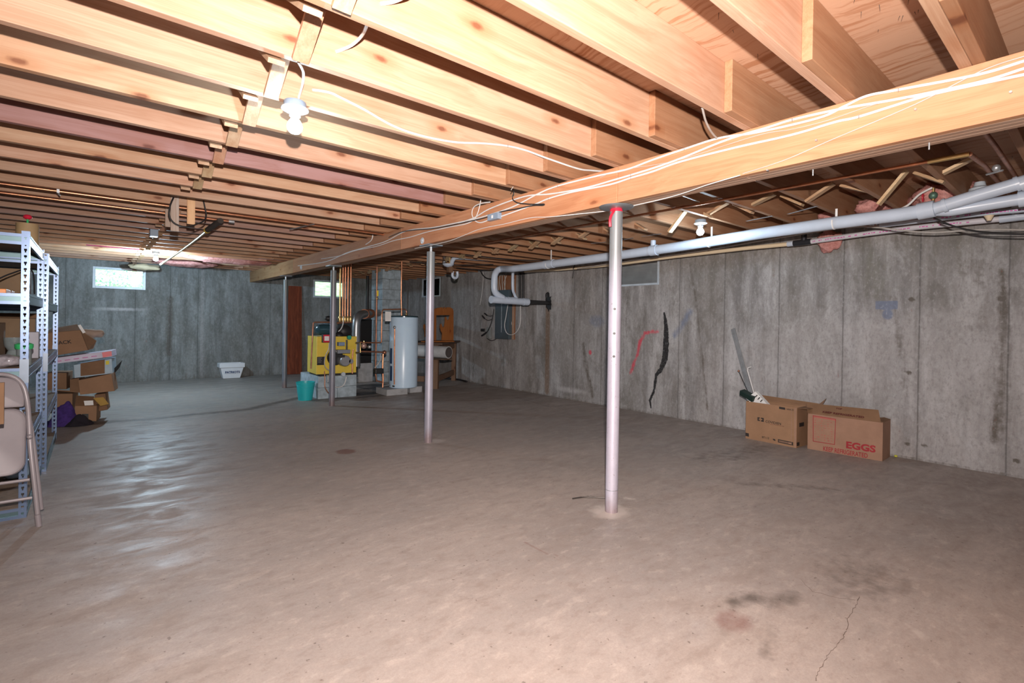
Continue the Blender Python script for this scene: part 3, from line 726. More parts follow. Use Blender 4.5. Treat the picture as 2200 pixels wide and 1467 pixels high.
# ---------------------------------------------------------------- cables on the girder
FX = XB-.0052
def cable(name, px, label, m='white_cable', r=.0055, X=FX, flat=True, staples=(), n=7):
    P = [at(x, y, 'x', X) for x, y in px]
    root = MB().tube(spline(P, n), r, 8, flat=(.62, (1, 0, 0)) if flat else None).build(name, M[m], smooth=True)
    tag(root, label, 'cable')
    if staples:
        for x, y in staples:
            p = at(x, y, 'x', X-.003); MB().bar(p+Vector((0, 0, .008)), p-Vector((0, 0, .008)), .003, .0015, up=(1, 0, 0)).build('staple', M['staple'], root)
    return root
cable('power_cable', [(2230, 124), (2200, 131), (2101, 160), (1930, 192.6), (1862, 206), (1814, 228), (1756, 254), (1624, 284.6), (1545, 296.5), (1470, 320), (1400, 344), (1346, 364), (1282, 378), (1196, 400), (1155, 416.6),
                      (1102, 444), (1046, 463), (1016, 471), (955, 484), (927, 489), (873, 496), (827, 519), (782, 532), (745, 543), (700, 562), (640, 571)],
      'white cable along the girder, highest of the three heavy ones', staples=[(1930, 193), (1470, 320), (1198, 400)])
cable('power_cable', [(2230, 139), (2200, 147), (2101, 177), (1937, 211), (1801, 235), (1702, 257), (1651, 273), (1562, 300), (1460, 341), (1400, 362), (1327, 384), (1255, 404), (1182, 416.6), (1127, 422), (1054, 447.5), (1018, 468), (985, 479)],
      'white cable along the girder, middle of the three heavy ones', staples=[(1702, 257), (1355, 376)])
cable('power_cable', [(2230, 153), (2200, 160), (2039, 194), (1971, 211), (1845, 250.5), (1794, 262), (1699, 290), (1579, 317), (1460, 347.7), (1400, 369), (1355, 382), (1309, 396.5), (1227, 413), (1178, 426.6), (1151, 438), (1100, 456.6), (1073, 466)],
      'lowest of the three heavy white girder cables, ending in the grey junction box', staples=[(1845, 250), (1355, 382), (1178, 426)])
cable('power_cable', [(1051, 472), (1033, 478), (1021, 474), (1014, 460), (1018, 445), (1033, 437), (1053, 434)], 'white cable looping up from the grey junction box on the girder', r=.005)
cable('power_cable', [(1033, 428), (1031, 440), (1026, 458), (1018, 472), (1000, 481), (964, 488), (915, 499), (882, 509), (845, 517), (809, 529), (764, 538), (727, 550), (690, 556)], 'thin white cable wandering down the dim end of the girder', r=.0045)
cable('thin_wire', [(2230, 112), (2200, 121), (2107, 153), (1964, 225), (1787, 300), (1685, 344), (1596, 373)], 'thin dark wire crossing diagonally over the white cables on the girder', m='grey_cable', r=.0022, flat=False)
P = [at(x, y, 'z', ZB-.004) for x, y in ((1590, 376.5), (1520, 397), (1460, 417.5), (1400, 433), (1309, 452), (1240, 460))]
P2 = [at(x, y, 'x', XB-.004) for x, y in ((1180, 466), (1139, 468), (1084, 481), (1031, 492), (991, 508), (964, 518), (925, 527), (891, 534))]
tag(MB().tube(spline(P+P2, 8), .0028, 6).build('thin_wire', M['white_cable'], smooth=True), 'thin pale wire sagging along the bottom edge of the girder', 'cable')
cable('black_cable', [(1098, 402), (1104, 412), (1101, 423), (1103, 430), (1113, 436), (1130, 438), (1150, 439), (1168, 438.5), (1166, 441), (1145, 441.5), (1109, 449), (1076, 455), (1046, 466.5), (1000, 477.4), (937, 490), (891, 494), (860, 499), (835, 510)],
      'black cable bent back on itself along the girder beside the grey junction box', m='black', r=.0045, X=FX-.004)
cable('thin_wire', [(2200, 148), (2000, 203), (1900, 218), (1780, 258), (1700, 278), (1630, 290), (1500, 331), (1430, 350), (1330, 366), (1290, 381)], 'thin grey wire running among the three heavy white cables', m='grey_cable', r=.0018, flat=False)
jb = MB(); a = at(1051, 476, 'x', XB-.02); b = at(1074, 456, 'x', XB-.02)
j = MB().box(XB-.04, XB-.001, b.y, a.y, a.z+.003, b.z).build('junction_box', M['fix_box'], bevel=.003); tag(j, 'small blue-grey junction box fixed to the side of the girder', 'junction box')
c_ = (a+b)/2; MB().box(XB-.0415, XB-.040, c_.y-.006, c_.y+.014, c_.z-.012, c_.z+.012).build('paper_label', M['white'], j)
for (x, y), r_, lab in (((906, 516.5), .03, 'round white metal cap fixed low on the girder above the second post'), ((646, 574), .037, 'round white cap fixed to the dim far end of the girder')):
    p = at(x, y, 'x', XB-.01)
    o = MB().lathe([(0, -.016), (r_*.5, -.016), (r_*.55, -.008), (r_, -.005), (r_, 0), (0, 0)], (XB-.0005, p.y, p.z), 22, axis='x').build('wall_cap', M['fixture'], smooth=True); tag(o, lab, 'fitting')

# loose cable along the bulb joist and other hanging ends
YY = YJ0+2*S-.006
P = [at(x, y, 'y', YY if x < 1160 else YY-.0385) for x, y in ((671, 193), (690, 195), (712, 200), (731, 209), (782, 235), (842, 269), (900, 290), (975, 305), (1040, 308), (1091, 313.6), (1130, 323), (1173, 339), (1241, 362), (1270, 366), (1297, 368))]
o = tag(MB().tube(spline(P, 8), .0058, 8, flat=(.62, (0, 1, 0))).build('power_cable', M['white_cable'], smooth=True), 'white cable drooping along a joist from beside the large bulb to the girder', 'cable')
p = at(1091, 313.6, 'y', YY-.004); MB().bar(p+Vector((0, 0, .008)), p-Vector((0, 0, .008)), .003, .0015, up=(0, 1, 0)).build('staple', M['staple'], o)
Y1 = YJ0+1*S
o = MB().tube(spline([at(722, 111, 'y', Y1-.004), at(736, 106, 'y', Y1-.01), at(757, 96, 'y', Y1-.05), at(777, 77, 'y', Y1-.13), at(789, 52, 'y', Y1-.25), at(793, 30, 'y', Y1-.31)], 8), [.006]*41, 8).build('power_cable', M['white_cable'], smooth=True)
tag(o, 'short bent white cable crossing one joist bay above the large bulb', 'cable')
Y0_ = YJ0
o = MB().tube(spline([at(818, 8, 'y', Y0_-.004), at(845, 4, 'y', Y0_-.02), at(870, -8, 'y', Y0_-.08), at(885, -30, 'y', Y0_-.2)], 8), .006, 8).build('power_cable', M['white_cable'], smooth=True)
tag(o, 'tip of a white cable at the very top edge of the picture', 'cable')
o = MB().tube(spline([at(1509, 232, 'y', 1.21), at(1512, 245, 'y', 1.23), at(1517, 262, 'y', 1.26), at(1528, 283, 'y', 1.30), at(1541, 298, 'y', 1.34)], 8), .005, 8).build('power_cable', M['grey_cable'], smooth=True)
tag(o, 'short grey cable dropping behind the top of the girder between two joists', 'cable')
o = MB().tube(spline([at(x, y, 'y', YJ0+3*S-.004) for x, y in ((1107, 392), (1103, 400), (1098, 408))], 6), .003, 6).build('thin_wire', M['grey_cable'], smooth=True); 
tag(o, 'wisp of thin wire above the bend of the black cable', 'cable')
o = MB().tube(spline([at(x, y, 'x', XB-.006) for x, y in ((801, 503), (800, 511), (796, 518), (786, 525))], 6), .006, 8).build('power_cable', M['white_cable'], smooth=True)
tag(o, 'short white cable end curling onto the girder at its dim half', 'cable')

# ---------------------------------------------------------------- copper pipes across the left bays
def pipe(name, pts, r, m, label, cat='pipe', smooth_n=0, n=12):
    P = spline(pts, smooth_n) if smooth_n else pts
    return tag(MB().tube(P, r, n).build(name, M[m] if isinstance(m, str) else m, smooth=True), label, cat)
zz = ZJ-.014
t = pipe('copper_pipe', [(XL, 5.27, zz), (XB-.16, 5.27, zz), (XB+.6, 5.27, zz)], .011, 'copper', 'long copper pipe under the joists, the one held by a small hanger')
h = at(125, 415, 'y', 5.27); MB().tube([(h.x, 5.27, zz-.017), (h.x+.012, 5.27, zz-.03)], .006, 6).build('pipe_hanger', M['galv'], t); MB().box(h.x-.008, h.x+.008, 5.255, 5.285, zz-.014, zz+.014).build('pipe_strap', M['galv'], t)
pipe('copper_pipe', [(XL, 5.66, zz), (1.02, 5.66, zz)], .011, 'copper', 'long copper pipe under the joists, parallel to and beyond the one with the hanger')
e = at(465, 470, 'z', zz)
t = thing('lagged_pipe', (1.04, 5.66, zz), 'dark foam-lagged pipe stub tied with yellow, leading into a thin gold tube', 'pipe')
a0 = Vector((1.02, 5.66, zz)); a1 = at(474, 474, 'z', ZJ-.03); a2 = at(446, 494, 'z', ZJ-.075)
MB().cyl(a0, a0+Vector((.05, 0, 0)), .017, n=14).build('pipe_coupling', M['galv'], t, smooth=True)
MB().tube([a1, (a1+a2)/2, a2], .028, 12).build('foam_lagging', plain('dark_foam', (.05, .04, .035), .9), t, smooth=True)
g0 = a2; g2 = at(345, 568, 'y', 9.2); g1 = at(420, 515, 'y', 7.2)
M['gold'] = plain('yellowish_tube', (.62, .50, .20), .35, .3)
MB().tube(spline([g0, g1, at(385, 541, 'y', 8.2), g2], 8), [.014]*25, 10).build('gold_tube', M['gold'], t, smooth=True)
MB().cyl(a2+(a2-a1).normalized()*.0, a2+(a2-a1).normalized()*.03, .030, n=12).build('yellow_tie', plain('yellow_tape', (.75, .50, .05), .5), t, smooth=True)
pts = [at(373, 424, 'y', 5.15), at(366, 440, 'y', 5.12), at(363, 460, 'y', 5.12), at(370, 475, 'y', 5.12), at(384, 484, 'y', 5.12), at(404, 487, 'y', 5.12), at(424, 481, 'y', 5.15), at(438, 474, 'y', 5.18), at(443, 462, 'y', 5.2), at(440, 445, 'y', 5.2), at(437, 431, 'y', 5.2)]
pipe('black_cable', pts, .006, 'black', 'thin black cable hanging in a wide loop round the hanging boards', 'cable', 8, 8)
# flat steel blade tucked under the joists, and a splinter
a = at(622, 491, 'z', ZJ-.006); b = at(678, 478, 'z', ZJ-.006)
tag(MB().prism([(0, 0), (.04, .02), ((b-a).length, .015), ((b-a).length-.03, -.008)], a-Vector((0, 0, .012)), b-a, (b-a).cross(Vector((0, 0, 1))), .004).build('metal_strip', M['galv']), 'thin grey metal strip lying under the joists far from the large bulb', 'strip')

# ---------------------------------------------------------------- drain plumbing on the right
XP = 4.63
def pp(x, y, X=XP): return at(x, y, 'x', X)
t = thing('drain_pipe', (XP, 3, 1.95), 'long thick white drain pipe slung under the joists, forked at its near end', 'pipe')
run = [pp(1118, 575.5), pp(1200, 565), pp(1325, 549), pp(1450, 531), pp(1640, 500.5), pp(1780, 480.5), pp(1940, 460), pp(1995, 450.5)]
MB().tube(run, .050, 24).build('main_run', M['pvc'], t, smooth=True)
elb = [pp(1118, 575.5), pp(1098, 577.5), at(1080, 577.5, 'y', 5.95), at(1070, 580, 'y', 6), at(1064, 588, 'y', 6), at(1062, 600, 'y', 6), at(1062, 622, 'y', 6), at(1068, 632, 'y', 6), at(1080, 640, 'y', 6)]
MB().tube(spline(elb, 5), .048, 20).build('elbow', M['pvc'], t, smooth=True)
lo0 = Vector((4.58, 6.0, 1.542)); lo1 = Vector((5.32, 6.0, 1.535))
MB().cyl(lo0, lo1, .053, n=24).build('lower_run', M['pvc'], t, smooth=True)
for a, b, r in ((lo0, lo0+Vector((.02, 0, 0)), .058), (lo0+Vector((.27, 0, 0)), lo0+Vector((.29, 0, 0)), .0575), (lo0+Vector((.33, 0, 0)), lo0+Vector((.48, 0, 0)), .0565), (lo1-Vector((.10, 0, 0)), lo1, .0575)):
    MB().cyl(a, b, r, n=24).build('coupling', M['pvc'], t, smooth=True)
for a, b, r in ((pp(1190, 566), pp(1170, 569), .056), (pp(1398, 538.7), pp(1412, 536.8), .057), (pp(1972, 455), pp(2008, 448), .060), (pp(2026, 442.5), pp(2034, 440), .050), (pp(2181, 396.5), pp(2191, 393), .050),
                (pp(2188, 428.5, XP+.08), pp(2215, 424, XP+.08), .054), (pp(2191, 397), pp(2230, 383), .047)):
    MB().cyl(a, b, r, n=24).build('coupling', M['pvc'], t, smooth=True)
p = pp(1403, 537.5); MB().cyl(p+Vector((0, 0, .04)), p+Vector((0, 0, .105)), .028, n=18).build('cleanout_stub', M['pvc'], t, smooth=True)
br = [pp(1995, 452), pp(2030, 441), pp(2100, 419.5), pp(2180, 396.5), pp(2230, 381)]
MB().tube(br, .043, 22).build('upper_branch', M['pvc'], t, smooth=True)
MB().tube([pp(1995, 452, XP+.02), pp(2040, 452.5, XP+.06), pp(2110, 441, XP+.08), pp(2190, 428, XP+.08), pp(2230, 421, XP+.08)], .040, 22).build('lower_branch', M['pvc'], t, smooth=True)
MB().tube(spline([at(1102, 583, 'y', 5.9), at(1101.5, 600, 'y', 5.95), at(1102, 622, 'y', 5.97), at(1105, 632, 'y', 6), at(1110, 642, 'y', 6)], 6), .022, 16).build('vent_branch', M['pvc'], t, smooth=True)
for x, y in ((1178, 568), (1523, 519), (1792, 478)):
    p = pp(x, y); ring = [p+Vector((.053*math.cos(a), 0, .053*math.sin(a))) for a in [math.pi*(.1+.0), -.3, -1.0, -1.57, -2.1, -2.8, -3.4]]
    hg = MB(); hg.tube(spline(ring, 4), .006, 6); hg.bar(ring[0], (ring[0].x, p.y, ZJ-.002), .016, .005, up=(1, 0, 0)); hg.build('pipe_hanger', M['white'], t, smooth=True)
dk = MB().cyl(lo1, (XW-.001, 6.0, 1.535), .034, n=18).build('black_stub', M['black'], t, smooth=True)
tar = MB(); rr = random.Random(4)
pc = at(1177, 648, 'x', XW); prof = [(math.cos(a)*(.055+rr.uniform(-.02, .02)), math.sin(a)*(.12+rr.uniform(-.04, .04))) for a in [2*math.pi*i/22 for i in range(22)]]
tar.prism(prof, (XW-.012, 5.99, 1.54), (0, -1, 0), (0, 0, 1), .012); o = tar.build('tar_collar', M['black'], t)
# cream and white pipe against the wall
XC = 5.5
t = thing('supply_pipe', (XC, 3, 2.03), 'slender cream pipe below the drain pipe, turning white with pink print after a black tee', 'pipe')
cr = [at(x, y, 'x', XC) for x, y in ((1128, 583), (1200, 579), (1250, 575), (1330, 567), (1450, 551), (1600, 533.5), (1698, 524))]
MB().tube(cr, .0215, 16).build('cream_length', M['pvc_old'], t, smooth=True)
MB().cyl(at(1692, 524.5, 'x', XC), at(1708, 522.5, 'x', XC), .027, n=16).build('white_coupling', M['pvc'], t, smooth=True)
tb = MB(); tb.cyl(at(1705, 523, 'x', XC), at(1743, 518.5, 'x', XC), .030, n=18); tb.cyl(at(1727, 521, 'x', XC), at(1727, 521, 'x', XC)+Vector((0, 0, .12)), .027, n=18)
tb.build('black_tee', plain('black_abs', (.02, .022, .028), .3), t, smooth=True)
wh = [at(x, y, 'x', XC) for x, y in ((1743, 519), (1850, 503.5), (1970, 488), (2100, 475), (2170, 468))]
MB().tube(wh, .024, 16).build('white_length', plain('printed_white_pvc', (.60, .60, .66), .35, var=.03), t, smooth=True)
tw = MB(); tw.cyl(wh[-1]+Vector((0, .06, 0)), at(2215, 462, 'x', XC), .032, n=18)
q = at(2183, 466, 'x', XC); tw.tube(spline([q, q+Vector((-.01, 0, .04)), q+Vector((-.02, -.01, .12))], 5), .030, 16)
tw.build('white_tee', M['pvc'], t, smooth=True)
M['pinkprint'] = plain('pink_print', (.55, .10, .38), .5)
def dashes(pa, pb, r, n, seed, parent, m):
    rr = random.Random(seed); b = MB(); d = (pb-pa); L = d.length; d.normalize(); 
    side = (CAM-(pa+pb)/2); side = (side-d*side.dot(d)).normalized(); up = d.cross(side).normalized()
    s_ = .02
    while s_ < L-.03:
        w = rr.uniform(.006, .022); a = pa+d*s_+side*(r+.0004)+up*rr.uniform(-.002, .002)
        b.bar(a, a+d*w, .009, .0006, up=side); s_ += w+rr.choice([.005, .006, .008, .03])
    return tag(b.build('pipe_print', m, parent), kind='stuff')
dashes(wh[0], wh[1], .024, 40, 1, t, M['pinkprint']); dashes(wh[1], wh[2], .024, 40, 2, t, M['pinkprint']); dashes(wh[2], wh[3], .024, 40, 3, t, M['pinkprint'])
tie = MB(); p = at(1235, 577, 'x', XC); tie.tube(spline([p+Vector((0, 0, .05)), p+Vector((-.03, 0, .01)), p+Vector((-.03, 0, -.04)), p+Vector((-.02, .02, -.13))], 5), .007, 7)
tie.build('black_tie', M['black'], t, smooth=True)
XC2 = 5.2
q = [at(x, y, 'x', XC2) for x, y in ((1890, 484), (2000, 471), (2100, 459.5), (2230, 447))]
t = tag(MB().tube(q, .021, 16).build('condensate_pipe', M['pvc'], smooth=True), 'short white pipe with pink print directly under the forked drain pipe', 'pipe')
dashes(q[1], q[2], .021, 30, 6, t, M['pinkprint']); dashes(q[2], q[3], .021, 30, 7, t, M['pinkprint'])
MB().cyl(at(2125, 463, 'x', XC2), at(2125, 474, 'x', XC2), .03, .012, n=12).build('clip', M['pvc_old'], t, smooth=True)
# copper on the right side
zc = ZJ-.012
a = at(2083, 331, 'z', zc); b = at(1500, 418, 'z', zc); c = at(1200, 474, 'z', zc)
t = thing('copper_pipe', (a.x, a.y, zc), 'copper pipe running beside the girder, turning toward the wall beyond the drain pipe', 'pipe')
e = at(905, 541, 'z', zc)
MB().tube([a, Vector((a.x, 2.2, zc)), Vector((a.x-.02, 5, zc))], .0105, 12).build('copper_run', M['copper'], t, smooth=True)
MB().cyl(a, a+Vector((0, .18, 0)), .014, n=12).build('brass_end', M['brass'], t, smooth=True)
MB().tube([a, a+Vector((.02, 0, .0)), Vector((a.x+.55, a.y+.01, zc+.06)), Vector((XW-.05, a.y+.01, zc+.09))], .013, 12).build('cross_run', M['copper_dull'], t, smooth=True)
t = pipe('copper_pipe', [(3.0, a.y-.08, zc+.03), (3.9, a.y-.08, zc+.07), (XW-.05, a.y-.08, zc+.09)], .013, 'copper_dull', 'tarnished copper pipe crossing the bay, nearer the camera than the elbowed one')
q = MB(); p = at(2125, 362, 'z', zc); q.ball(p+Vector((.1, -.02, .02)), .022, 12); q.tube([p+Vector((.1, -.05, 0)), p+Vector((.15, .03, 0))], .006, 6); q.build('pipe_clip', M['galv'], t, smooth=True)
# sagging cables under the pipe
def sag(px, Xs, label, m='black', r=.006):
    if not isinstance(Xs, (list, tuple)): Xs = [Xs]*len(px)
    return tag(MB().tube(spline([at(x, y, 'x', X) for (x, y), X in zip(px, Xs)], 8), r, 8).build('sagging_cable', M[m], smooth=True), label, 'cable')
sag([(2000, 464), (2020, 474), (2050, 486), (2090, 496), (2130, 501), (2180, 503), (2230, 503)], 5.0, 'black cable sagging from the drain fork to the edge of the picture, thickest one')
sag([(1850, 486), (1900, 490), (1960, 497), (2010, 499), (2060, 496), (2130, 493), (2230, 494)], 5.1, 'brown cable sagging below the drain fork, highest of the sagging ones', 'grey_cable', .006)
sag([(2020, 478), (2060, 489), (2110, 497), (2160, 499), (2230, 497)], 5.05, 'thin black cable sagging just above the thickest one', 'black', .0035)
sag([(1240, 577), (1340, 562), (1500, 540), (1650, 515), (1800, 491), (1880, 486), (1950, 482), (2000, 474)], 5.3, 'dark cable following the shaded underside of the drain pipe', 'grey_cable', .006)
sag([(1925, 452), (1950, 441), (1975, 418), (2003, 403)], [4.9, 4.9, 4.9, 4.9], 'white cable curving up from the drain fork to a joist', 'white_cable', .008)
# pink insulation bursting from the joist ends
def fluff(c, r, sc, seed, m):
    b = MB(); rr = random.Random(seed); b.ball(c, 1, 26, (r*sc[0], r*sc[1], r*sc[2]))
    cv = Vector(c)
    for i, v in enumerate(b.v):
        p = Vector(v); d = (p-cv); n = mnoise.noise(p*14+Vector((seed, 0, 0)))*.35+mnoise.noise(p*34)*.15
        b.v[i] = tuple(cv+d*(1+n))
    return b
def pink_mat():
    b = NB('pink_fibreglass'); n = b.noise(b.coord('Object'), 22, 6, .7); b.bump(n, .8, .02)
    return b.fin(b.mix(b.ramp(n, [(.35, 0), (.7, 1)]), (.48, .20, .18), (.74, .40, .37)), .95, 0, .1)
M['pink'] = pink_mat()
M['pale_fluff'] = plain('pale_fibreglass', (.60, .52, .36), .95, bump=.8)
for x, y, X, r, sc, lab in ((1783, 518, 5.72, .125, (.5, .85, 1.0), 'tuft of pink insulation hanging down behind the white printed pipe'),
                            (1878, 448, 5.3, .17, (1.2, .8, .42), 'pink insulation batt end showing above the drain pipe beside a joist'),
                            (2030, 425, 5.3, .26, (1.2, .8, .45), 'large pink insulation batt filling a bay behind the red valve'),
                            (1778, 466, 5.5, .10, (.7, .8, .5), 'small pink insulation scrap beside the white pipe hanger')):
    p = at(x, y, 'x', X); tag(fluff(p, r, sc, int(x), M['pink']).build('insulation_tuft', M['pink'], smooth=180), lab, 'insulation')
for x, y, Y, r, sc, lab in ((400, 573, 10.5, .34, (1.4, .8, .16), 'sagging brownish pink insulation batt next to the thin gold tube'),
                            (500, 560, 9.55, .40, (1.5, .45, .15), 'long sagging red-pink insulation batt left of the girder end'),
                            (590, 556, 9.3, .22, (1.5, .8, .14), 'pale pink insulation sagging next to the far girder end')):
    p = at(x, y, 'y', Y); p.z = max(p.z, ZJ-.03); tag(fluff(p, r, sc, int(x), M['pink']).build('insulation_batt', M['pink'], smooth=180), lab, 'insulation')
rr = random.Random(3)
for x, y, Y, lab in ((312, 574, 10.9, 'torn scrap of pale yellow insulation hanging over the bright window corner'),):
    p = at(x, y, 'y', Y); b = fluff(p, .17, (1.35, .5, .32), 9, None); tag(b.build('insulation_scrap', M['pale_fluff'], smooth=180), lab, 'insulation')
p = at(289, 572, 'y', 11.2); tag(MB().box(p.x-.03, p.x+.03, 11.16, 11.2, at(289, 583, 'y', 11.2).z, ZJ+.12).build('hanging_block', M['old_wood']), 'small dark wood block hanging in front of the bright window', 'block')
# valves, boxes near the pipe
t = thing('gate_valve', at(2005, 420, 'x', 5.0), 'small valve with a red wheel above the drain pipe fork', 'valve')
p = at(2005, 420, 'x', 5.0); MB().cyl(p+Vector((0, 0, -.12)), p+Vector((0, 0, .06)), .012, n=12).build('valve_stem', M['brass'], t, smooth=True)
MB().ball(p+Vector((0, 0, .0)), .03, 12).build('valve_body', plain('green_brass', (.12, .22, .17), .5, .5), t, smooth=True)
w_ = at(1986, 424, 'x', 5.0); MB().lathe([(.008, 0), (.034, .004), (.036, .010), (.030, .012), (.008, .008)], w_, 16, axis='y').build('valve_wheel', M['red_paint'], t, smooth=True)
p = at(2105, 406, 'x', 5.0); tag(MB().lathe([(0, .05), (.03, .05), (.036, .02), (.062, .005), (.066, -.02), (0, -.02)], p, 20).build('vent_cap', M['fixture'], smooth=True), 'white domed cap sticking up behind the upper drain branch', 'fitting')
p0 = at(1895, 478, 'x', 5.6); b = MB()
rr = random.Random(8); nx = 12
grid_ = [[Vector((5.6+rr.uniform(-.02, .02), p0.y-.13+.26*i/nx, p0.z-.035+.09*j/5+rr.uniform(-.01, .01))) for j in range(6)] for i in range(nx+1)]
for i in range(nx):
    for j in range(5): b.add([grid_[i][j], grid_[i+1][j], grid_[i+1][j+1], grid_[i][j+1]], [(0, 1, 2, 3)])
M['foil'] = plain('crumpled_foil', (.75, .78, .82), .18, .95)
tag(b.build('foil_scrap', M['foil'], fix=False), 'crumpled silver foil scrap hanging behind the white printed pipe', 'foil')
# steel strips / staples under the right joists
for x0, y0, x1, y1, lab in ((1693, 460, 1755, 443, 'thin blue-grey strap under the joists, third one from the girder post'), (1604, 475, 1660, 464, 'thin blue-grey strap under the joists near the hanging bulb'),
                            (1270, 523, 1302, 520, 'thin bright strap under the joists just left of the closest post'), (1379, 508, 1420, 502, 'thin bright strap under the joists over the plastic cleanout'), (1340, 515, 1360, 511, 'thin bright strap under the joists just right of the closest post')):
    a = at(x0, y0, 'z', ZJ-.006); b2 = at(x1, y1, 'z', ZJ-.006)
    tag(MB().bar(a, b2, .022, .002).build('steel_strap', M['galv']), lab, 'strap', 'steel straps under the joists')
# sink trap assembly hanging far right of the second post
t = thing('trap_assembly', at(965, 560, 'y', 6.6), 'white plastic waste pipe with a dish and a U-shaped trap hanging beyond the second post', 'pipe')
Y = 6.6
MB().tube(spline([at(x, y, 'y', Y) for x, y in ((970, 567), (972, 560), (977, 554), (986, 553), (1000, 554), (1030, 557), (1062, 560), (1075, 561))], 6), [.034]*20+[.034-.00110*i for i in range(23)], 14).build('waste_arm', M['pvc'], t, smooth=True)
MB().lathe([(.02, -.05), (.06, -.035), (.085, -.012), (.088, 0), (.06, .004), (0, .004)], at(963, 567, 'y', Y), 22).build('waste_dish', M['pvc'], t, smooth=True)
MB().tube(spline([at(x, y, 'y', Y) for x, y in ((973, 583), (972, 592), (976, 597), (981, 596), (983, 590), (982, 583))], 6), .021, 12).build('trap_bend', M['pvc'], t, smooth=True)
b = MB(); b.cyl(at(954, 556, 'y', Y), at(954, 547, 'y', Y), .022, n=12); b.ball(at(954, 562, 'y', Y), .028, 12); b.build('chrome_valve', plain('chrome', (.7, .7, .72), .12, .95), t, smooth=True)
MB().tube([at(966, 540, 'y', Y), at(966, 567, 'y', Y)], .008, 8).build('brass_riser', M['brass'], t, smooth=True)
MB().box(*(lambda a, b: (a.x, b.x, Y-.03, Y+.03, b.z, a.z))(at(962, 572, 'y', Y), at(971, 586, 'y', Y))).build('wooden_block', M['old_wood'], t)

# small boxes and a pink line beyond the bridging row
a = at(322, 507, 'y', 6.9); c = at(340, 492, 'y', 6.9)
t = tag(MB().box(a.x, c.x, 6.88, 6.98, min(a.z, ZJ-.06), ZJ+.005).build('junction_box', M['fix_box'], bevel=.003), 'grey junction box under the joists between the hanging boards and the small distant bulb', 'junction box')
a = at(185, 526, 'z', ZJ-.008); c = at(300, 536, 'z', ZJ-.008)
tag(MB().tube(spline([a, (a+c)/2, c], 6), .007, 6).build('pink_tube', M['pinkprint'], smooth=True), 'thin pink tube lying along a joist above the zinc shelving', 'tube')
gd_ = bpy.data.objects['wooden_girder']
for x, y in ((1755, 302), (2172, 199), (1650, 366), (1968, 236)):
    p = at(x, y, 'x', XB); MB().cyl((XB-.012, p.y, p.z), (XB+.002, p.y, p.z), .0045, n=8).build('nail_head', M['galv'], gd_)
for x, y in ((1738, 360), (1990, 300)):
    p = at(x, y, 'z', ZB); MB().cyl((p.x+.05, p.y, ZB+.002), (p.x+.05, p.y, ZB-.028), .003, n=8).build('nail_point', M['galv'], gd_)

tag(MB().tube(spline([at(x, y, 'z', .005) for x, y in ((1230, 1071), (1252, 1068), (1275, 1068.5), (1303, 1070))], 6), .0045, 6).build('rubber_strip', M['nail'], smooth=True), 'short dark rubber strip lying on the floor behind the foot of the closest post', 'strip')
# ---------------------------------------------------------------- boiler corner
def rot(o, ang, piv):  # not used on children
    o.rotation_euler.z = ang
M['block'] = plain('grey_block', (.36, .44, .50), .85, var=.28, vscale=12, bump=.3)
M['block_pale'] = plain('pale_block', (.40, .41, .43), .85, var=.2, vscale=12, bump=.3)
M['yellow'] = plain('yellow_enamel', (.78, .58, .08), .35, var=.06)
M['dkblue'] = plain('dark_blue_enamel', (.03, .075, .10), .22, .1)
M['flue'] = plain('flue_pipe_steel', (.34, .36, .38), .35, .8)
M['terra'] = plain('rusty_clay', (.42, .16, .08), .8)
M['grey_metal'] = plain('grey_cast_metal', (.33, .34, .37), .4, .5)
M['teal'] = plain('turquoise_plastic', (.02, .47, .52), .4, var=.06)
M['heater'] = plain('white_blue_enamel', (.60, .79, 1.0), .28, var=.03)
M['navy'] = plain('navy_label', (.02, .06, .17), .4)
YB = 7.70
def bp(x, y, Y=YB): return at(x, y, 'y', Y)
# masonry pad under the boiler: two courses of block
t = thing('masonry_pad', (2.87, 8.0, 0), 'grey concrete block pad under the yellow boiler', 'plinth')
z1 = bp(700, 808, 7.68).z; x0 = 2.60; x1 = 3.20
hh = z1/2
for i, (a, b, c, d, e, f) in enumerate(((2.60, 2.895, 7.66, 7.86, 0, hh-.003), (2.90, 3.20, 7.66, 7.86, 0, hh-.003), (2.60, 2.77, 7.66, 7.86, hh, z1), (2.775, 3.20, 7.66, 7.86, hh, z1),
                                        (2.60, 2.90, 7.865, 8.5, 0, hh-.003), (2.905, 3.2, 7.865, 8.5, 0, hh-.003), (2.60, 2.90, 7.865, 8.5, hh, z1), (2.905, 3.2, 7.865, 8.5, hh, z1))):
    MB().box(a, b, c, d, e, f).build('block', M['block'], t, bevel=.006)
